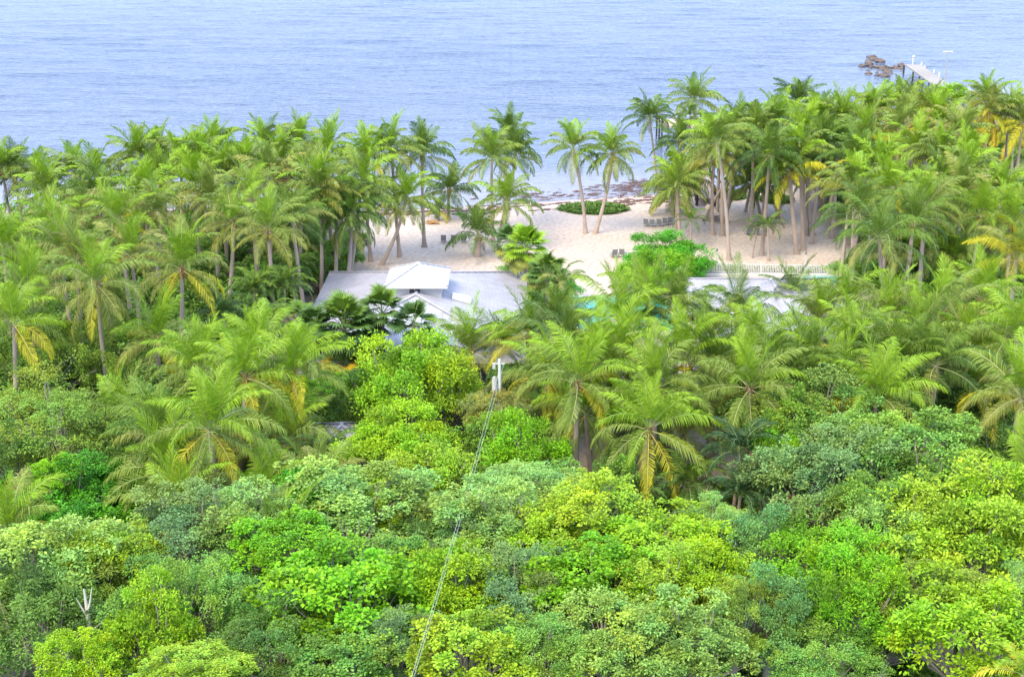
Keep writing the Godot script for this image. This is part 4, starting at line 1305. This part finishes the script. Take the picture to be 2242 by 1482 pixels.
# ---------------------------------------------------------------- broadleaf trees: cx, cy, width, height in the frame, height of the tree, leaf kind, hue, label
func plant_trees() -> void:
	for e in [
		[88, 785, 215, 190, 7.0, "fine", "olive", "olive leaved tree under the lime palms at the left edge"],
		[112, 945, 245, 160, 6.0, "fine", "olive", "second olive tree at left, wide and shaded underneath"],
		[905, 855, 240, 230, 7.8, "spray", "lime", "tall glowing lime tree in front of the house"],
		[985, 860, 130, 140, 6.6, "spray", "yellow", "yellow green tree touching the lime tree's right shoulder"],
		[870, 975, 220, 170, 6.2, "spray", "lime", "lime tree below the tall glowing one"],
		[790, 900, 130, 150, 5.4, "fine", "dark", "dark shaded tree left beneath the tall lime tree"],
		[935, 1055, 170, 130, 5.8, "broad", "yellow", "lime tree with orange tinged top left of the cable"],
		[840, 1010, 170, 130, 5.6, "broad", "lime", "broad lime tree right of the dark feathery palms"],
		[1088, 905, 110, 90, 5.6, "fine", "rust", "brownish topped small tree below the utility pole"],
		[1080, 970, 130, 120, 5.0, "broad", "mid", "mid green tree under the brownish top"],
		[1150, 1000, 150, 150, 6.0, "spray", "bright", "bright tree with upright sprays right of the cable"],
		[1185, 900, 90, 110, 5.0, "fine", "pale", "pale flowering small tree left of the weeping palm"],
		[1130, 850, 110, 110, 4.6, "broad", "dark", "dark leafy tree right of the utility pole"],
		[1145, 1085, 220, 110, 6.4, "fine", "pale", "pale yellow green crown below the bright sprays"],
		[1250, 1090, 150, 110, 5.0, "broad", "mid", "low tree left of the weeping palm's stem"],
		[1345, 1070, 90, 130, 4.6, "round", "mid", "small tree between two palm stems at the clearing's left"],
		[1790, 900, 230, 140, 7.2, "broad", "pale", "pale green tree with pinkish top below the spear palm"],
		[1720, 970, 140, 170, 6.6, "broad", "mid", "green tree right of the almost black palm"],
		[1690, 1030, 90, 140, 5.8, "spray", "bright", "bright vine tree hung with pink blossoms"],
		[1668, 1012, 40, 45, 5.2, "fine", "pink", "pink blossom cluster beside the bright vine tree"],
		[1720, 1105, 40, 40, 4.2, "fine", "pink", "pink blossom cluster under the grey green tree"],
		[1975, 985, 220, 140, 7.4, "broad", "mid", "green domed tree left of the crossed palm trunks"],
		[1830, 1060, 260, 220, 7.6, "broad", "grey", "large grey green tree with bare limbs inside"],
		[2010, 1070, 210, 160, 7.4, "broad", "mid", "mid green tree above the big yellow lime crown"],
		[2090, 1190, 310, 270, 8.2, "broad", "yellow", "biggest yellow lime crown at the right edge"],
		[2170, 1130, 170, 160, 7.6, "broad", "lime", "lime crown behind the biggest yellow one at the right edge"],
		[2110, 1390, 270, 200, 7.4, "broad", "lime", "lime tree at the bottom right below the biggest crown"],
		[2210, 1330, 120, 140, 6.6, "fine", "pale", "pale shrubby tree at the right edge near the bottom"],
		[1970, 1210, 180, 200, 6.8, "broad", "pale", "pale lime crown left of the biggest yellow one"],
		[85, 1250, 260, 170, 7.2, "broad", "pale", "pale lime tree at the left edge below the vine mound"],
		[235, 1225, 160, 120, 7.0, "broad", "yellow", "yellow lime tree right of the pale left edge tree"],
		[445, 1160, 250, 160, 7.0, "fine", "grey", "grey green tree under the drooping low palm"],
		[560, 1150, 190, 130, 7.2, "broad", "pale", "pale leafed tree below the brown booted palm"],
		[780, 1125, 270, 150, 7.2, "round", "pale", "pale tree with large glossy leaves in the front centre left"],
		[620, 1190, 165, 100, 7.4, "round", "bright", "bright small tree with round leaves above the hanging frond"],
		[405, 1330, 210, 200, 7.6, "fine", "mid", "mid green tree with rounded head in the lower left"],
		[335, 1390, 160, 180, 7.6, "broad", "lime", "lime tree in front of the rounded mid green one"],
		[75, 1390, 240, 200, 6.6, "fine", "dark", "dark tree in the bottom left corner"],
		[180, 1450, 130, 110, 6.8, "broad", "lime", "small lime tree at the bottom edge far left"],
		[420, 1470, 180, 70, 6.8, "broad", "yellow", "yellow green tree top at the bottom edge, lower left"],
		[750, 1320, 290, 200, 7.8, "round", "bright", "bright green tree in the lower centre left"],
		[600, 1420, 220, 170, 7.0, "fine", "dark", "dark green tree left of the bright one near the bottom"],
		[760, 1450, 180, 110, 6.6, "round", "mid", "green tree with a bare stub at the bottom edge"],
		[1075, 1160, 220, 150, 7.4, "broad", "pale", "pale lime tree right of the cable in the centre"],
		[1280, 1140, 210, 130, 7.6, "broad", "yellow", "yellow lime tree below the weeping palm"],
		[1450, 1200, 230, 140, 7.2, "broad", "lime", "lime tree at the near edge of the dark clearing palms"],
		[1560, 1150, 120, 100, 6.6, "fine", "pale", "pale twiggy tree right of the dark feathery palm"],
		[1130, 1300, 220, 170, 7.2, "fine", "grey", "grey olive tree in the lower centre"],
		[1000, 1290, 190, 180, 7.2, "broad", "lime", "lime tree crossed by the cable in the lower centre"],
		[1300, 1290, 220, 160, 7.4, "round", "bright", "bright green tree with forked white limbs"],
		[1440, 1300, 200, 150, 7.4, "broad", "yellow", "yellow green tree right of the forked white limbs"],
		[1545, 1270, 170, 150, 7.2, "broad", "lime", "lime tree just left below the white ribbed roof"],
		[1030, 1430, 190, 140, 7.2, "round", "yellow", "golden lime tree at the bottom edge left of centre"],
		[1180, 1430, 190, 140, 6.8, "fine", "mid", "green tree at the bottom edge in the centre"],
		[1340, 1420, 210, 150, 7.0, "broad", "pale", "pale green tree at the bottom edge right of centre"],
		[1500, 1410, 210, 160, 7.2, "broad", "pale", "second pale tree at the bottom edge, before the blue green ones"],
		[1615, 1350, 150, 150, 6.8, "fine", "olive", "olive tree with pale bare branches left of the blue green trees"],
		[1675, 1215, 170, 180, 7.0, "fine", "blue", "blue green tree right of the white ribbed roof"],
		[1690, 1360, 190, 180, 6.8, "fine", "blue", "second blue green tree below the first"],
		[1800, 1230, 170, 140, 7.2, "spray", "bright", "brilliant green tree top left of the pale lime crown"],
		[1850, 1330, 190, 190, 7.2, "spray", "bright", "brilliant green tree with visible grey trunk"],
		[1950, 1380, 130, 140, 5.6, "fine", "dark", "dark tree in the hollow right of the brilliant one"],
		[1790, 1440, 190, 120, 5.6, "fine", "mid", "low green tree below the brilliant one at the bottom"],
		[870, 1420, 170, 150, 6.6, "fine", "grey", "greyish tree at the bottom edge left of the golden lime"],
		[960, 1180, 140, 110, 5.8, "fine", "blue", "blue green tree in the gap under the cable"],
		[880, 1250, 160, 110, 6.2, "broad", "mid", "mid green tree right below the bare twiggy bush"],
		[500, 1290, 150, 160, 6.0, "fine", "blue", "blue green tree behind the rounded mid green one"],
		[220, 1330, 150, 130, 5.6, "fine", "olive", "olive tree behind the dead white snag"],
		[1200, 1200, 170, 120, 6.6, "broad", "lime", "lime tree between the two pale centre crowns"],
		[1370, 1170, 150, 110, 6.6, "broad", "mid", "mid green tree before the palm clearing"],
		[2060, 1320, 180, 140, 6.6, "broad", "olive", "olive crown in the fold below the biggest yellow one"],
		[690, 1090, 150, 90, 6.4, "round", "vivid", "glossy tree behind the pale one with large leaves"],
		[1905, 1120, 150, 120, 6.8, "broad", "mid", "green crown right of the grey tree with bare limbs"],
		[2200, 1010, 120, 110, 5.0, "broad", "dark", "dark tree under the low right edge palm"],
		[2190, 800, 130, 90, 5.0, "broad", "bright", "bright shrubby tree by the cottage at the right edge"],
		[2150, 890, 150, 120, 4.6, "broad", "dark", "dark tree behind the leaning orange palm"],
		[30, 1020, 110, 140, 5.0, "fine", "dark", "dark tree at the left edge above the vine mound"],
		[300, 1000, 150, 110, 4.4, "broad", "dark", "dark low tree right of the wide olive one"],
		[860, 1130, 120, 90, 5.8, "broad", "lime", "small lime tree right behind the large leafed pale tree"],
	]:
		tree("tree", "tree", e[0], e[1], e[2], e[3], e[4], e[5], e[6], e[7], "broadleaf trees of the front woods")
	# dead white snag and bare branches
	var g = at_h(188, 1290, 6.6)
	var o = thing("dead_tree", Vector3(g.x, 0, g.z))
	tag(o, "dead white tree snag between the lime crowns at lower left", "dead tree")
	var s = Shape.new()
	s.tube([Vector3(0, 0, 0), Vector3(0.05, 3.0, 0), Vector3(-0.05, 5.0, 0), Vector3(-0.1, 6.6, 0)], [0.17, 0.14, 0.10, 0.04], 7, [Color.WHITE, grey(0.8)])
	put("trunk", s.mesh(), M.off_white, o)
	for e in [[4.6, 0.9, 0.7], [5.2, -0.4, 0.8], [3.9, 0.6, 0.4], [5.6, 0.3, 0.9]]:
		s = Shape.new()
		s.tube([Vector3(-0.02, e[0], 0), Vector3(e[1] * 0.5, e[0] + e[2] * 0.6, 0.1), Vector3(e[1], e[0] + e[2] + 0.3, 0.2)], [0.06, 0.04, 0.012], 5, [Color.WHITE])
		put("limb", s.mesh(), M.off_white, o)
	g = at_h(800, 1205, 5.0)
	o = thing("bare_bush", Vector3(g.x, 0, g.z))
	tag(o, "bush of bare brown twigs spreading right in the front centre left", "bush")
	var r = RandomNumberGenerator.new()
	r.seed = 15
	for k in 34:
		s = Shape.new()
		var a = r.randf_range(-0.4, 1.35)
		var d = Vector3(sin(a), cos(a), r.randf_range(-0.25, 0.75)).normalized()
		var l = r.randf_range(1.4, 2.7)
		var root = Vector3(-0.5, 4.1, 0)
		s.tube([root, root + d * l * 0.45 + Vector3(0, r.randf_range(-0.15, 0.1), 0), root + d * l + Vector3(r.randf_range(-0.2, 0.3), r.randf_range(-0.3, 0.1), 0)], [0.04, 0.025, 0.008], 5, [grey(r.randf_range(0.6, 1.0))])
		put("twig", s.mesh(), M.limb, o)
	s = Shape.new()
	s.tube([Vector3.ZERO, Vector3(-0.3, 2.2, 0), Vector3(-0.5, 4.15, 0)], [0.14, 0.11, 0.07], 7, [Color.WHITE])
	put("trunk", s.mesh(), M.limb, o)
func plant_bushes() -> void:
	for e in [
		["shrub", 1462, 560, 150, 95, 3.4, "spray", "vivid", "glossy rounded shrub on the sand left of the picket fence"],
		["shrub", 1440, 600, 130, 80, 3.2, "spray", "bright", "bright lower half shrub below the glossy rounded one"],
		["shrub", 1505, 590, 70, 70, 2.6, "spray", "vivid", "small glossy shrub touching the picket fence's left end"],
		["shrub", 735, 560, 90, 80, 3.6, "round", "mid", "large leaved shrub behind the roof's far left corner"],
		["shrub", 710, 600, 80, 80, 3.4, "round", "dark", "dark large leaved shrub along the roof's left edge"],
		["shrub", 770, 530, 60, 50, 2.6, "round", "mid", "large leaved shrub at the foot of the slanting palm"],
		["shrub", 1875, 590, 70, 70, 3.0, "spray", "mid", "shrub at the right end of the picket fence"],
		["shrub", 1160, 600, 110, 90, 3.2, "spray", "mid", "green shrub around the feet of the fan palms"],
		["shrub", 1210, 640, 90, 70, 2.6, "spray", "vivid", "shrub left of the turquoise pool"],
		["shrub", 2083, 207, 62, 40, 5.2, "round", "lime", "rounded lime sea grape beside the long pier's start"],
		["shrub", 2120, 300, 110, 50, 3.0, "broad", "olive", "low olive scrub on the shore under the golden palm"],
		["shrub", 2200, 345, 90, 34, 2.0, "broad", "olive", "low scrub beside the sandy path at right"],
		["shrub", 2075, 600, 120, 70, 3.4, "round", "dark", "dark shrub between the grey palm stems, right grove"],
		["shrub", 2010, 640, 140, 70, 3.0, "round", "mid", "shrub at the foot of the straight grey stem"],
		["shrub", 1930, 610, 90, 60, 3.0, "round", "dark", "dark shrub beneath the nodding palm"],
		["vine_mound", 150, 1125, 265, 150, 3.6, "broad", "vivid", "vivid green mound of vines at the left"],
		["vine_mound", 110, 1045, 90, 70, 4.6, "broad", "bright", "small vine draped stump behind the vivid vine mound"],
		["vine_mound", 310, 1070, 150, 120, 3.4, "broad", "vivid", "vine covered slope right of the vivid vine mound"],
		["shrub", 1200, 800, 90, 60, 2.6, "broad", "dark", "dark round shrub by the white terrace and tall palm"],
		["shrub", 680, 860, 110, 70, 3.4, "broad", "bright", "bright shrub left of the golden dead leaves"],
		["shrub", 530, 690, 110, 70, 3.0, "broad", "dark", "dark shrub left of the bright young palm"],
	]:
		tree(e[0], "shrub" if e[0] == "shrub" else "vine", e[1], e[2], e[3], e[4], e[5], e[6], e[7], e[8], "shrubs near the beach and house" if e[0] == "shrub" else "vines over the left clearing")

# low plants nobody could count, under and between the trees
func make_undergrowth() -> void:
	var r = RandomNumberGenerator.new()
	r.seed = 99
	var spots = []
	for k in 5200:
		var z = r.randf_range(-190, -40)
		var half = -z * 0.40 + 6.0
		var x = r.randf_range(-half, half)
		if sandy(x, z) > 0.05 or z < shore_z(x) + 7.0: continue
		if absf(x + 7.2) < 9.5 and absf(z + 101.5) < 12.5: continue
		if absf(x - 20.6) < 7.4 and absf(z + 103.5) < 9.0: continue
		if x > 0.5 and x < 15.5 and z < -90 and z > -117: continue
		if x > 17.0 and x < 34.0 and z < -111 and z > -126: continue
		if absf(x + 9.2) < 3.2 and absf(z + 76.5) < 3.5: continue
		spots.append(Vector3(x, r.randf_range(0.3, 1.0) if z < -60 else r.randf_range(0.4, 1.6), z))
		if (z < -100.0 or x < -22.0 and z < -84.0 or x > 20.0 and z < -90.0) and r.randf() < 0.7: spots.append(Vector3(x + 0.8, r.randf_range(1.4, 3.2), z))
	for pair in [["undergrowth", "fine", "dark", 0, "dark leafy undergrowth filling the ground between the trees"], ["undergrowth", "broad", "mid", 1, "green low bushes growing between the trunks"]]:
		var mine = []
		for k in spots.size():
			if (k % 3 == 0) == (pair[3] == 1): mine.append(spots[k])
		var mm = MultiMesh.new()
		mm.transform_format = MultiMesh.TRANSFORM_3D
		mm.mesh = tuft(r, pair[1])
		mm.instance_count = mine.size()
		for k in mine.size():
			mm.set_instance_transform(k, Transform3D(Basis(Vector3.UP, r.randf() * TAU).scaled(Vector3(1.0, r.randf_range(0.6, 1.2), 1.0) * r.randf_range(0.7, 1.35)), mine[k]))
		var o = MultiMeshInstance3D.new()
		o.name = numbered(pair[0])
		o.multimesh = mm
		o.material_override = M.tree[pair[2]]
		add_child(o)
		tag(o, pair[4], "undergrowth", "", "stuff")
func tuft(r: RandomNumberGenerator, kind: String) -> ArrayMesh:
	var s = Shape.new()
	for k in 260:
		var d = Vector3(r.randfn(0, 1), absf(r.randfn(0.2, 0.7)), r.randfn(0, 1)).normalized()
		var p = d * r.randf_range(0.5, 1.0) + Vector3(0, -0.3, 0)
		var l = 0.3 if kind == "fine" else 0.38
		var g = (d + Vector3(r.randfn(0, 0.5), r.randfn(0.1, 0.5), r.randfn(0, 0.5))).normalized()
		var side = g.cross(Vector3.UP + Vector3(r.randfn(0, 0.3), 0, r.randfn(0, 0.3))).normalized() * l * 0.28
		var mid = p + g * l * 0.5
		var col = grey(r.randf_range(0.7, 1.0))
		s.quad(p, mid + side, p + g * l - Vector3(0, 0.06, 0), mid - side, col)
	return s.mesh()

# ---------------------------------------------------------------- things on the sand
func lounger(at: Vector3, turn: float, label: String, group: String) -> void:
	var o = thing("lounge_chair", at, turn)
	o.scale = Vector3.ONE * 0.9
	tag(o, label, "lounge chair", group)
	# faces +z; the back rises behind it
	var s = Shape.new()
	s.box(Vector3(0, 0.36, 0.2), Vector3(0.5, 0.05, 1.05))
	put("seat", s.mesh(), M.sling, o)
	s = Shape.new()
	s.box(Vector3(0, 0.68, -0.52), Vector3(0.5, 0.78, 0.05), Color.WHITE, Basis(Vector3.RIGHT, -0.42))
	put("backrest", s.mesh(), M.sling, o)
	for q in [-1.0, 1.0]:
		s = Shape.new()
		s.bar(Vector3(q * 0.27, 0.36, -0.4), Vector3(q * 0.27, 0.36, 0.75), 0.05, 0.06)
		s.bar(Vector3(q * 0.27, 0.34, -0.35), Vector3(q * 0.27, 1.05, -0.68), 0.05, 0.05)
		s.bar(Vector3(q * 0.28, 0.58, -0.42), Vector3(q * 0.28, 0.58, 0.2), 0.07, 0.03)
		put("side_frame", s.mesh(), M.steel, o)
		for z in [-0.35, 0.6]:
			put("leg", bar_mesh(Vector3(q * 0.27, 0.0, z), Vector3(q * 0.27, 0.36, z), 0.05), M.steel, o)
func make_beach_things() -> void:
	var words = ["leftmost", "second from left", "middle", "second from right", "rightmost"]
	var k = 0
	for x in [971, 993, 1015]:
		lounger(at_h(x, 531, 0.0), PI + 0.05, "grey lounger on the sand, %s of three beside the squat palm" % ["leftmost", "middle", "rightmost"][k], "three grey loungers facing the sea at left")
		k += 1
	k = 0
	for p in [[1416, 495], [1430, 496], [1445, 495], [1458, 493], [1470, 491]]:
		lounger(at_h(p[0], p[1], 0.0), PI - 0.3, "grey lounger, %s in the row of five left of the straight palm" % words[k], "row of five grey loungers on the middle sand")
		k += 1
	lounger(at_h(1344, 563, 0.0), PI + 0.15, "left lounger of the pair alone on the open sand", "two grey loungers alone on the sand")
	lounger(at_h(1364, 562, 0.0), PI - 0.3, "right lounger of the pair alone on the open sand", "two grey loungers alone on the sand")
	k = 0
	for p in [[1638, 514], [1655, 514], [1672, 515]]:
		lounger(at_h(p[0], p[1], 0.0), PI + 0.1, "grey lounger behind the two tidy palms, %s of three" % ["leftmost", "middle", "rightmost"][k], "three grey loungers on the right sand")
		k += 1
	var t = thing("side_table", at_h(1354, 563, 0.0))
	tag(t, "tiny grey side table between the pair of loungers", "table")
	var s = Shape.new()
	s.tube([Vector3(0, 0.40, 0), Vector3(0, 0.44, 0)], [0.24, 0.24], 12, [Color.WHITE])
	put("table_top", s.mesh(), M.steel, t)
	put("leg", bar_mesh(Vector3.ZERO, Vector3(0, 0.41, 0), 0.06), M.steel, t)
	# hammock between two stems
	var a = at_h(1547, 470, 0.0); var b = at_h(1578, 492, 0.0)
	a.y = 1.3; b.y = 0.95
	var h = thing("hammock", (a + b) / 2)
	tag(h, "pale rope hammock slung between palm stems before the pier", "hammock")
	s = Shape.new()
	var e = (b - a) / 2
	var side = Vector3(-e.z, 0, e.x).normalized()
	for q in 12:
		var t0 = -1.0 + q / 6.0
		var t1 = t0 + 1.0 / 6.0
		var w0 = 0.7 * sqrt(maxf(0.02, 1.0 - t0 * t0)); var w1 = 0.7 * sqrt(maxf(0.02, 1.0 - t1 * t1))
		var p0 = e * t0 * 0.85 - Vector3(0, 0.5 * (1 - t0 * t0), 0); var p1 = e * t1 * 0.85 - Vector3(0, 0.5 * (1 - t1 * t1), 0)
		s.quad(p0 - side * w0, p0 + side * w0, p1 + side * w1, p1 - side * w1, grey(0.9 + 0.1 * (q % 2)))
	put("bed", s.mesh(), M.rope, h)
	put("cord", bar_mesh(-e, -e * 0.84, 0.03), M.rope, h)
	put("cord", bar_mesh(e, e * 0.84, 0.03), M.rope, h)
	# dry brown frond heap by the tiny palm
	s = Shape.new()
	var r = RandomNumberGenerator.new()
	r.seed = 4
	for q in 40:
		var d = Vector3(r.randfn(0.4, 0.5), 0, r.randfn(0, 0.5)).normalized()
		s.bar(Vector3(r.randf_range(-0.5, 0.5), r.randf_range(0.05, 0.3), r.randf_range(-0.4, 0.4)), Vector3(r.randf_range(-0.5, 0.5), 0.15, r.randf_range(-0.4, 0.4)) + d * 0.5, 0.12, 0.02, grey(r.randf_range(0.6, 1.0)))
	var fr = put("dry_frond", s.mesh(), mat(0.62, 0.33, 0.10, 0.9), null, at_h(943, 489, 0.0))
	tag(fr, "orange dry frond lying on the sand beside the tiny palm", "frond")
	# ground creepers on the sand
	for g in [[1299, 457, 76, 12, "long green oval of ground creeper around the V palms"], [1603, 428, 34, 9, "dark green patch of creeper right of the pier start"], [1700, 437, 40, 8, "flat creeper patch between the right grove's outer stems"]]:
		creeper(g[0], g[1], g[2], g[3], g[4])
	# weed washed up in lines along the shore
	var mm = MultiMesh.new()
	mm.transform_format = MultiMesh.TRANSFORM_3D
	var c = Shape.new()
	for q in 9:
		var d = Vector3(r.randfn(0, 1), 0, r.randfn(0, 0.4)).normalized() * r.randf_range(0.2, 0.5)
		var o = Vector3(r.randf_range(-0.5, 0.5), 0, r.randf_range(-0.25, 0.25))
		c.bar(o, o + d + Vector3(0, r.randf_range(0.0, 0.06), 0), 0.12, 0.05, grey(r.randf_range(0.5, 1.0)))
	mm.mesh = c.mesh()
	var put_at = []
	var nz = FastNoiseLite.new()
	nz.seed = 21
	nz.frequency = 0.05
	for line in [[5.4, 0.28, 900], [4.0, 0.35, 330], [2.2, 0.5, 160], [6.9, 0.2, 260]]:
		for q in line[2]:
			var x = r.randf_range(-75, 45)
			if nz.get_noise_2d(x, line[0] * 40.0) < -0.22: continue
			var off: float = line[0] + r.randfn(0, line[1]) + nz.get_noise_2d(x, 7.0) * 2.2
			put_at.append(Vector3(x, lerpf(-2.5, 0.0, smoothstep(-14.0, 6.5, off)) + 0.02, shore_z(x) + off))
	# rafts of weed afloat just off the sand
	for raft in [[1385, 408, 2.6, 0.5, 60], [1330, 416, 3.5, 0.4, 34], [1250, 425, 4.5, 0.3, 30], [1450, 404, 3.0, 0.5, 34], [1180, 431, 4.0, 0.3, 24], [1420, 399, 1.8, 0.3, 26]]:
		var p = at_h(raft[0], raft[1], -0.3)
		for q in raft[4]:
			put_at.append(p + Vector3(r.randfn(0, raft[2]), 0.02, r.randfn(0, raft[3] * 2.4)))
	mm.instance_count = put_at.size()
	for q in put_at.size():
		mm.set_instance_transform(q, Transform3D(Basis(Vector3.UP, r.randfn(0, 0.4)).scaled(Vector3.ONE * r.randf_range(0.3, 0.9)), put_at[q]))
	var we = MultiMeshInstance3D.new()
	we.name = numbered("seaweed")
	we.multimesh = mm
	we.material_override = M.weed
	add_child(we)
	tag(we, "reddish brown seaweed washed up in wavy lines along the shore", "seaweed", "", "stuff")
func creeper(px: float, py: float, hx: float, hy: float, label: String) -> void:
	var c = at_h(px, py, 0.1)
	var e = at_h(px + hx, py, 0.1)
	var n = at_h(px, py + hy, 0.1)
	var r = RandomNumberGenerator.new()
	r.seed = int(px)
	var nz = FastNoiseLite.new()
	nz.seed = int(px)
	nz.frequency = 0.25
	var s = Shape.new()
	var rx = c.distance_to(e)
	var rz = c.distance_to(n)
	# a low matted bed, then the leaves on it
	var ring = []
	for k in 40:
		var a = TAU * k / 40
		var q = 0.97 * (1.0 + 0.16 * nz.get_noise_2d(cos(a) * 6.0, sin(a) * 6.0))
		ring.append(Vector3(cos(a) * q * rx, -0.1, sin(a) * q * rz))
	for k in 40:
		var p0 = ring[k]
		var p1 = ring[(k + 1) % 40]
		s.quad(p0, p1, p1 * 0.8 + Vector3(0, 0.22, 0), p0 * 0.8 + Vector3(0, 0.22, 0), grey(0.55))
		s.tri(p0 * 0.8 + Vector3(0, 0.22, 0), p1 * 0.8 + Vector3(0, 0.22, 0), Vector3(0, 0.3, 0), grey(0.55))
	for k in int(5200 * rx * rz / 20.0):
		var a = r.randf() * TAU
		var q = sqrt(r.randf()) * (1.0 + 0.16 * nz.get_noise_2d(cos(a) * 6.0, sin(a) * 6.0))
		var p = Vector3(cos(a) * q * rx, 0.30 * (1.0 - q * q) + r.randf_range(0.0, 0.14), sin(a) * q * rz)
		var d = Vector3(r.randfn(0, 1), absf(r.randfn(0.5, 0.5)), r.randfn(0, 1)).normalized()
		var side = d.cross(Vector3.UP).normalized() * 0.09
		s.quad(p, p + d * 0.13 + side, p + d * 0.28, p + d * 0.13 - side, grey(r.randf_range(0.6, 1.0)))
	var o = put("ground_creeper", s.mesh(), M.turf, null, c)
	tag(o, label, "ground cover", "", "stuff")
func make_pole_and_wires() -> void:
	var g = Vector3(-0.75, 0, -78)
	var o = thing("utility_pole", g)
	tag(o, "white utility pole with transformer and boxes in front of the house", "utility pole")
	var s = Shape.new()
	s.tube([Vector3.ZERO, Vector3(0, 7.3, 0)], [0.12, 0.10], 10, [Color.WHITE])
	put("pole", s.mesh(), M.white, o)
	s = Shape.new()
	s.tube([Vector3(-0.3, 5.2, 0.1), Vector3(-0.3, 5.3, 0.1), Vector3(-0.3, 6.1, 0.1), Vector3(-0.3, 6.2, 0.1)], [0.12, 0.17, 0.17, 0.12], 12, [grey(0.8)])
	put("transformer", s.mesh(), M.white, o)
	s = Shape.new()
	s.box(Vector3(-0.34, 6.9, 0.1), Vector3(0.18, 0.35, 0.18), grey(0.8))
	put("switch_box", s.mesh(), M.white, o)
	put("cross_arm", bar_mesh(Vector3(-0.4, 7.0, 0), Vector3(0.3, 7.0, 0), 0.06), M.white, o)
	var far = at_h(886, 1530, 7.4)
	for k in 2:
		var a = g + Vector3(0.1 + 0.15 * k, 7.1 - 0.1 * k, 0)
		var b = far + Vector3(0.05 * k, -0.1 * k, 0)
		var pts = []
		var radii = []
		for q in 25:
			var t = q / 24.0
			pts.append(a.lerp(b, t) - Vector3(0, 0.35 * 4.0 * t * (1.0 - t), 0))
			radii.append(0.0075)
		s = Shape.new()
		s.tube(pts, radii, 5, [Color.WHITE], false)
		var w = put("cable", s.mesh(), M.wire)
		tag(w, ["upper cable running from the utility pole over the front trees", "lower cable running close under the upper one from the utility pole"][k], "cable")
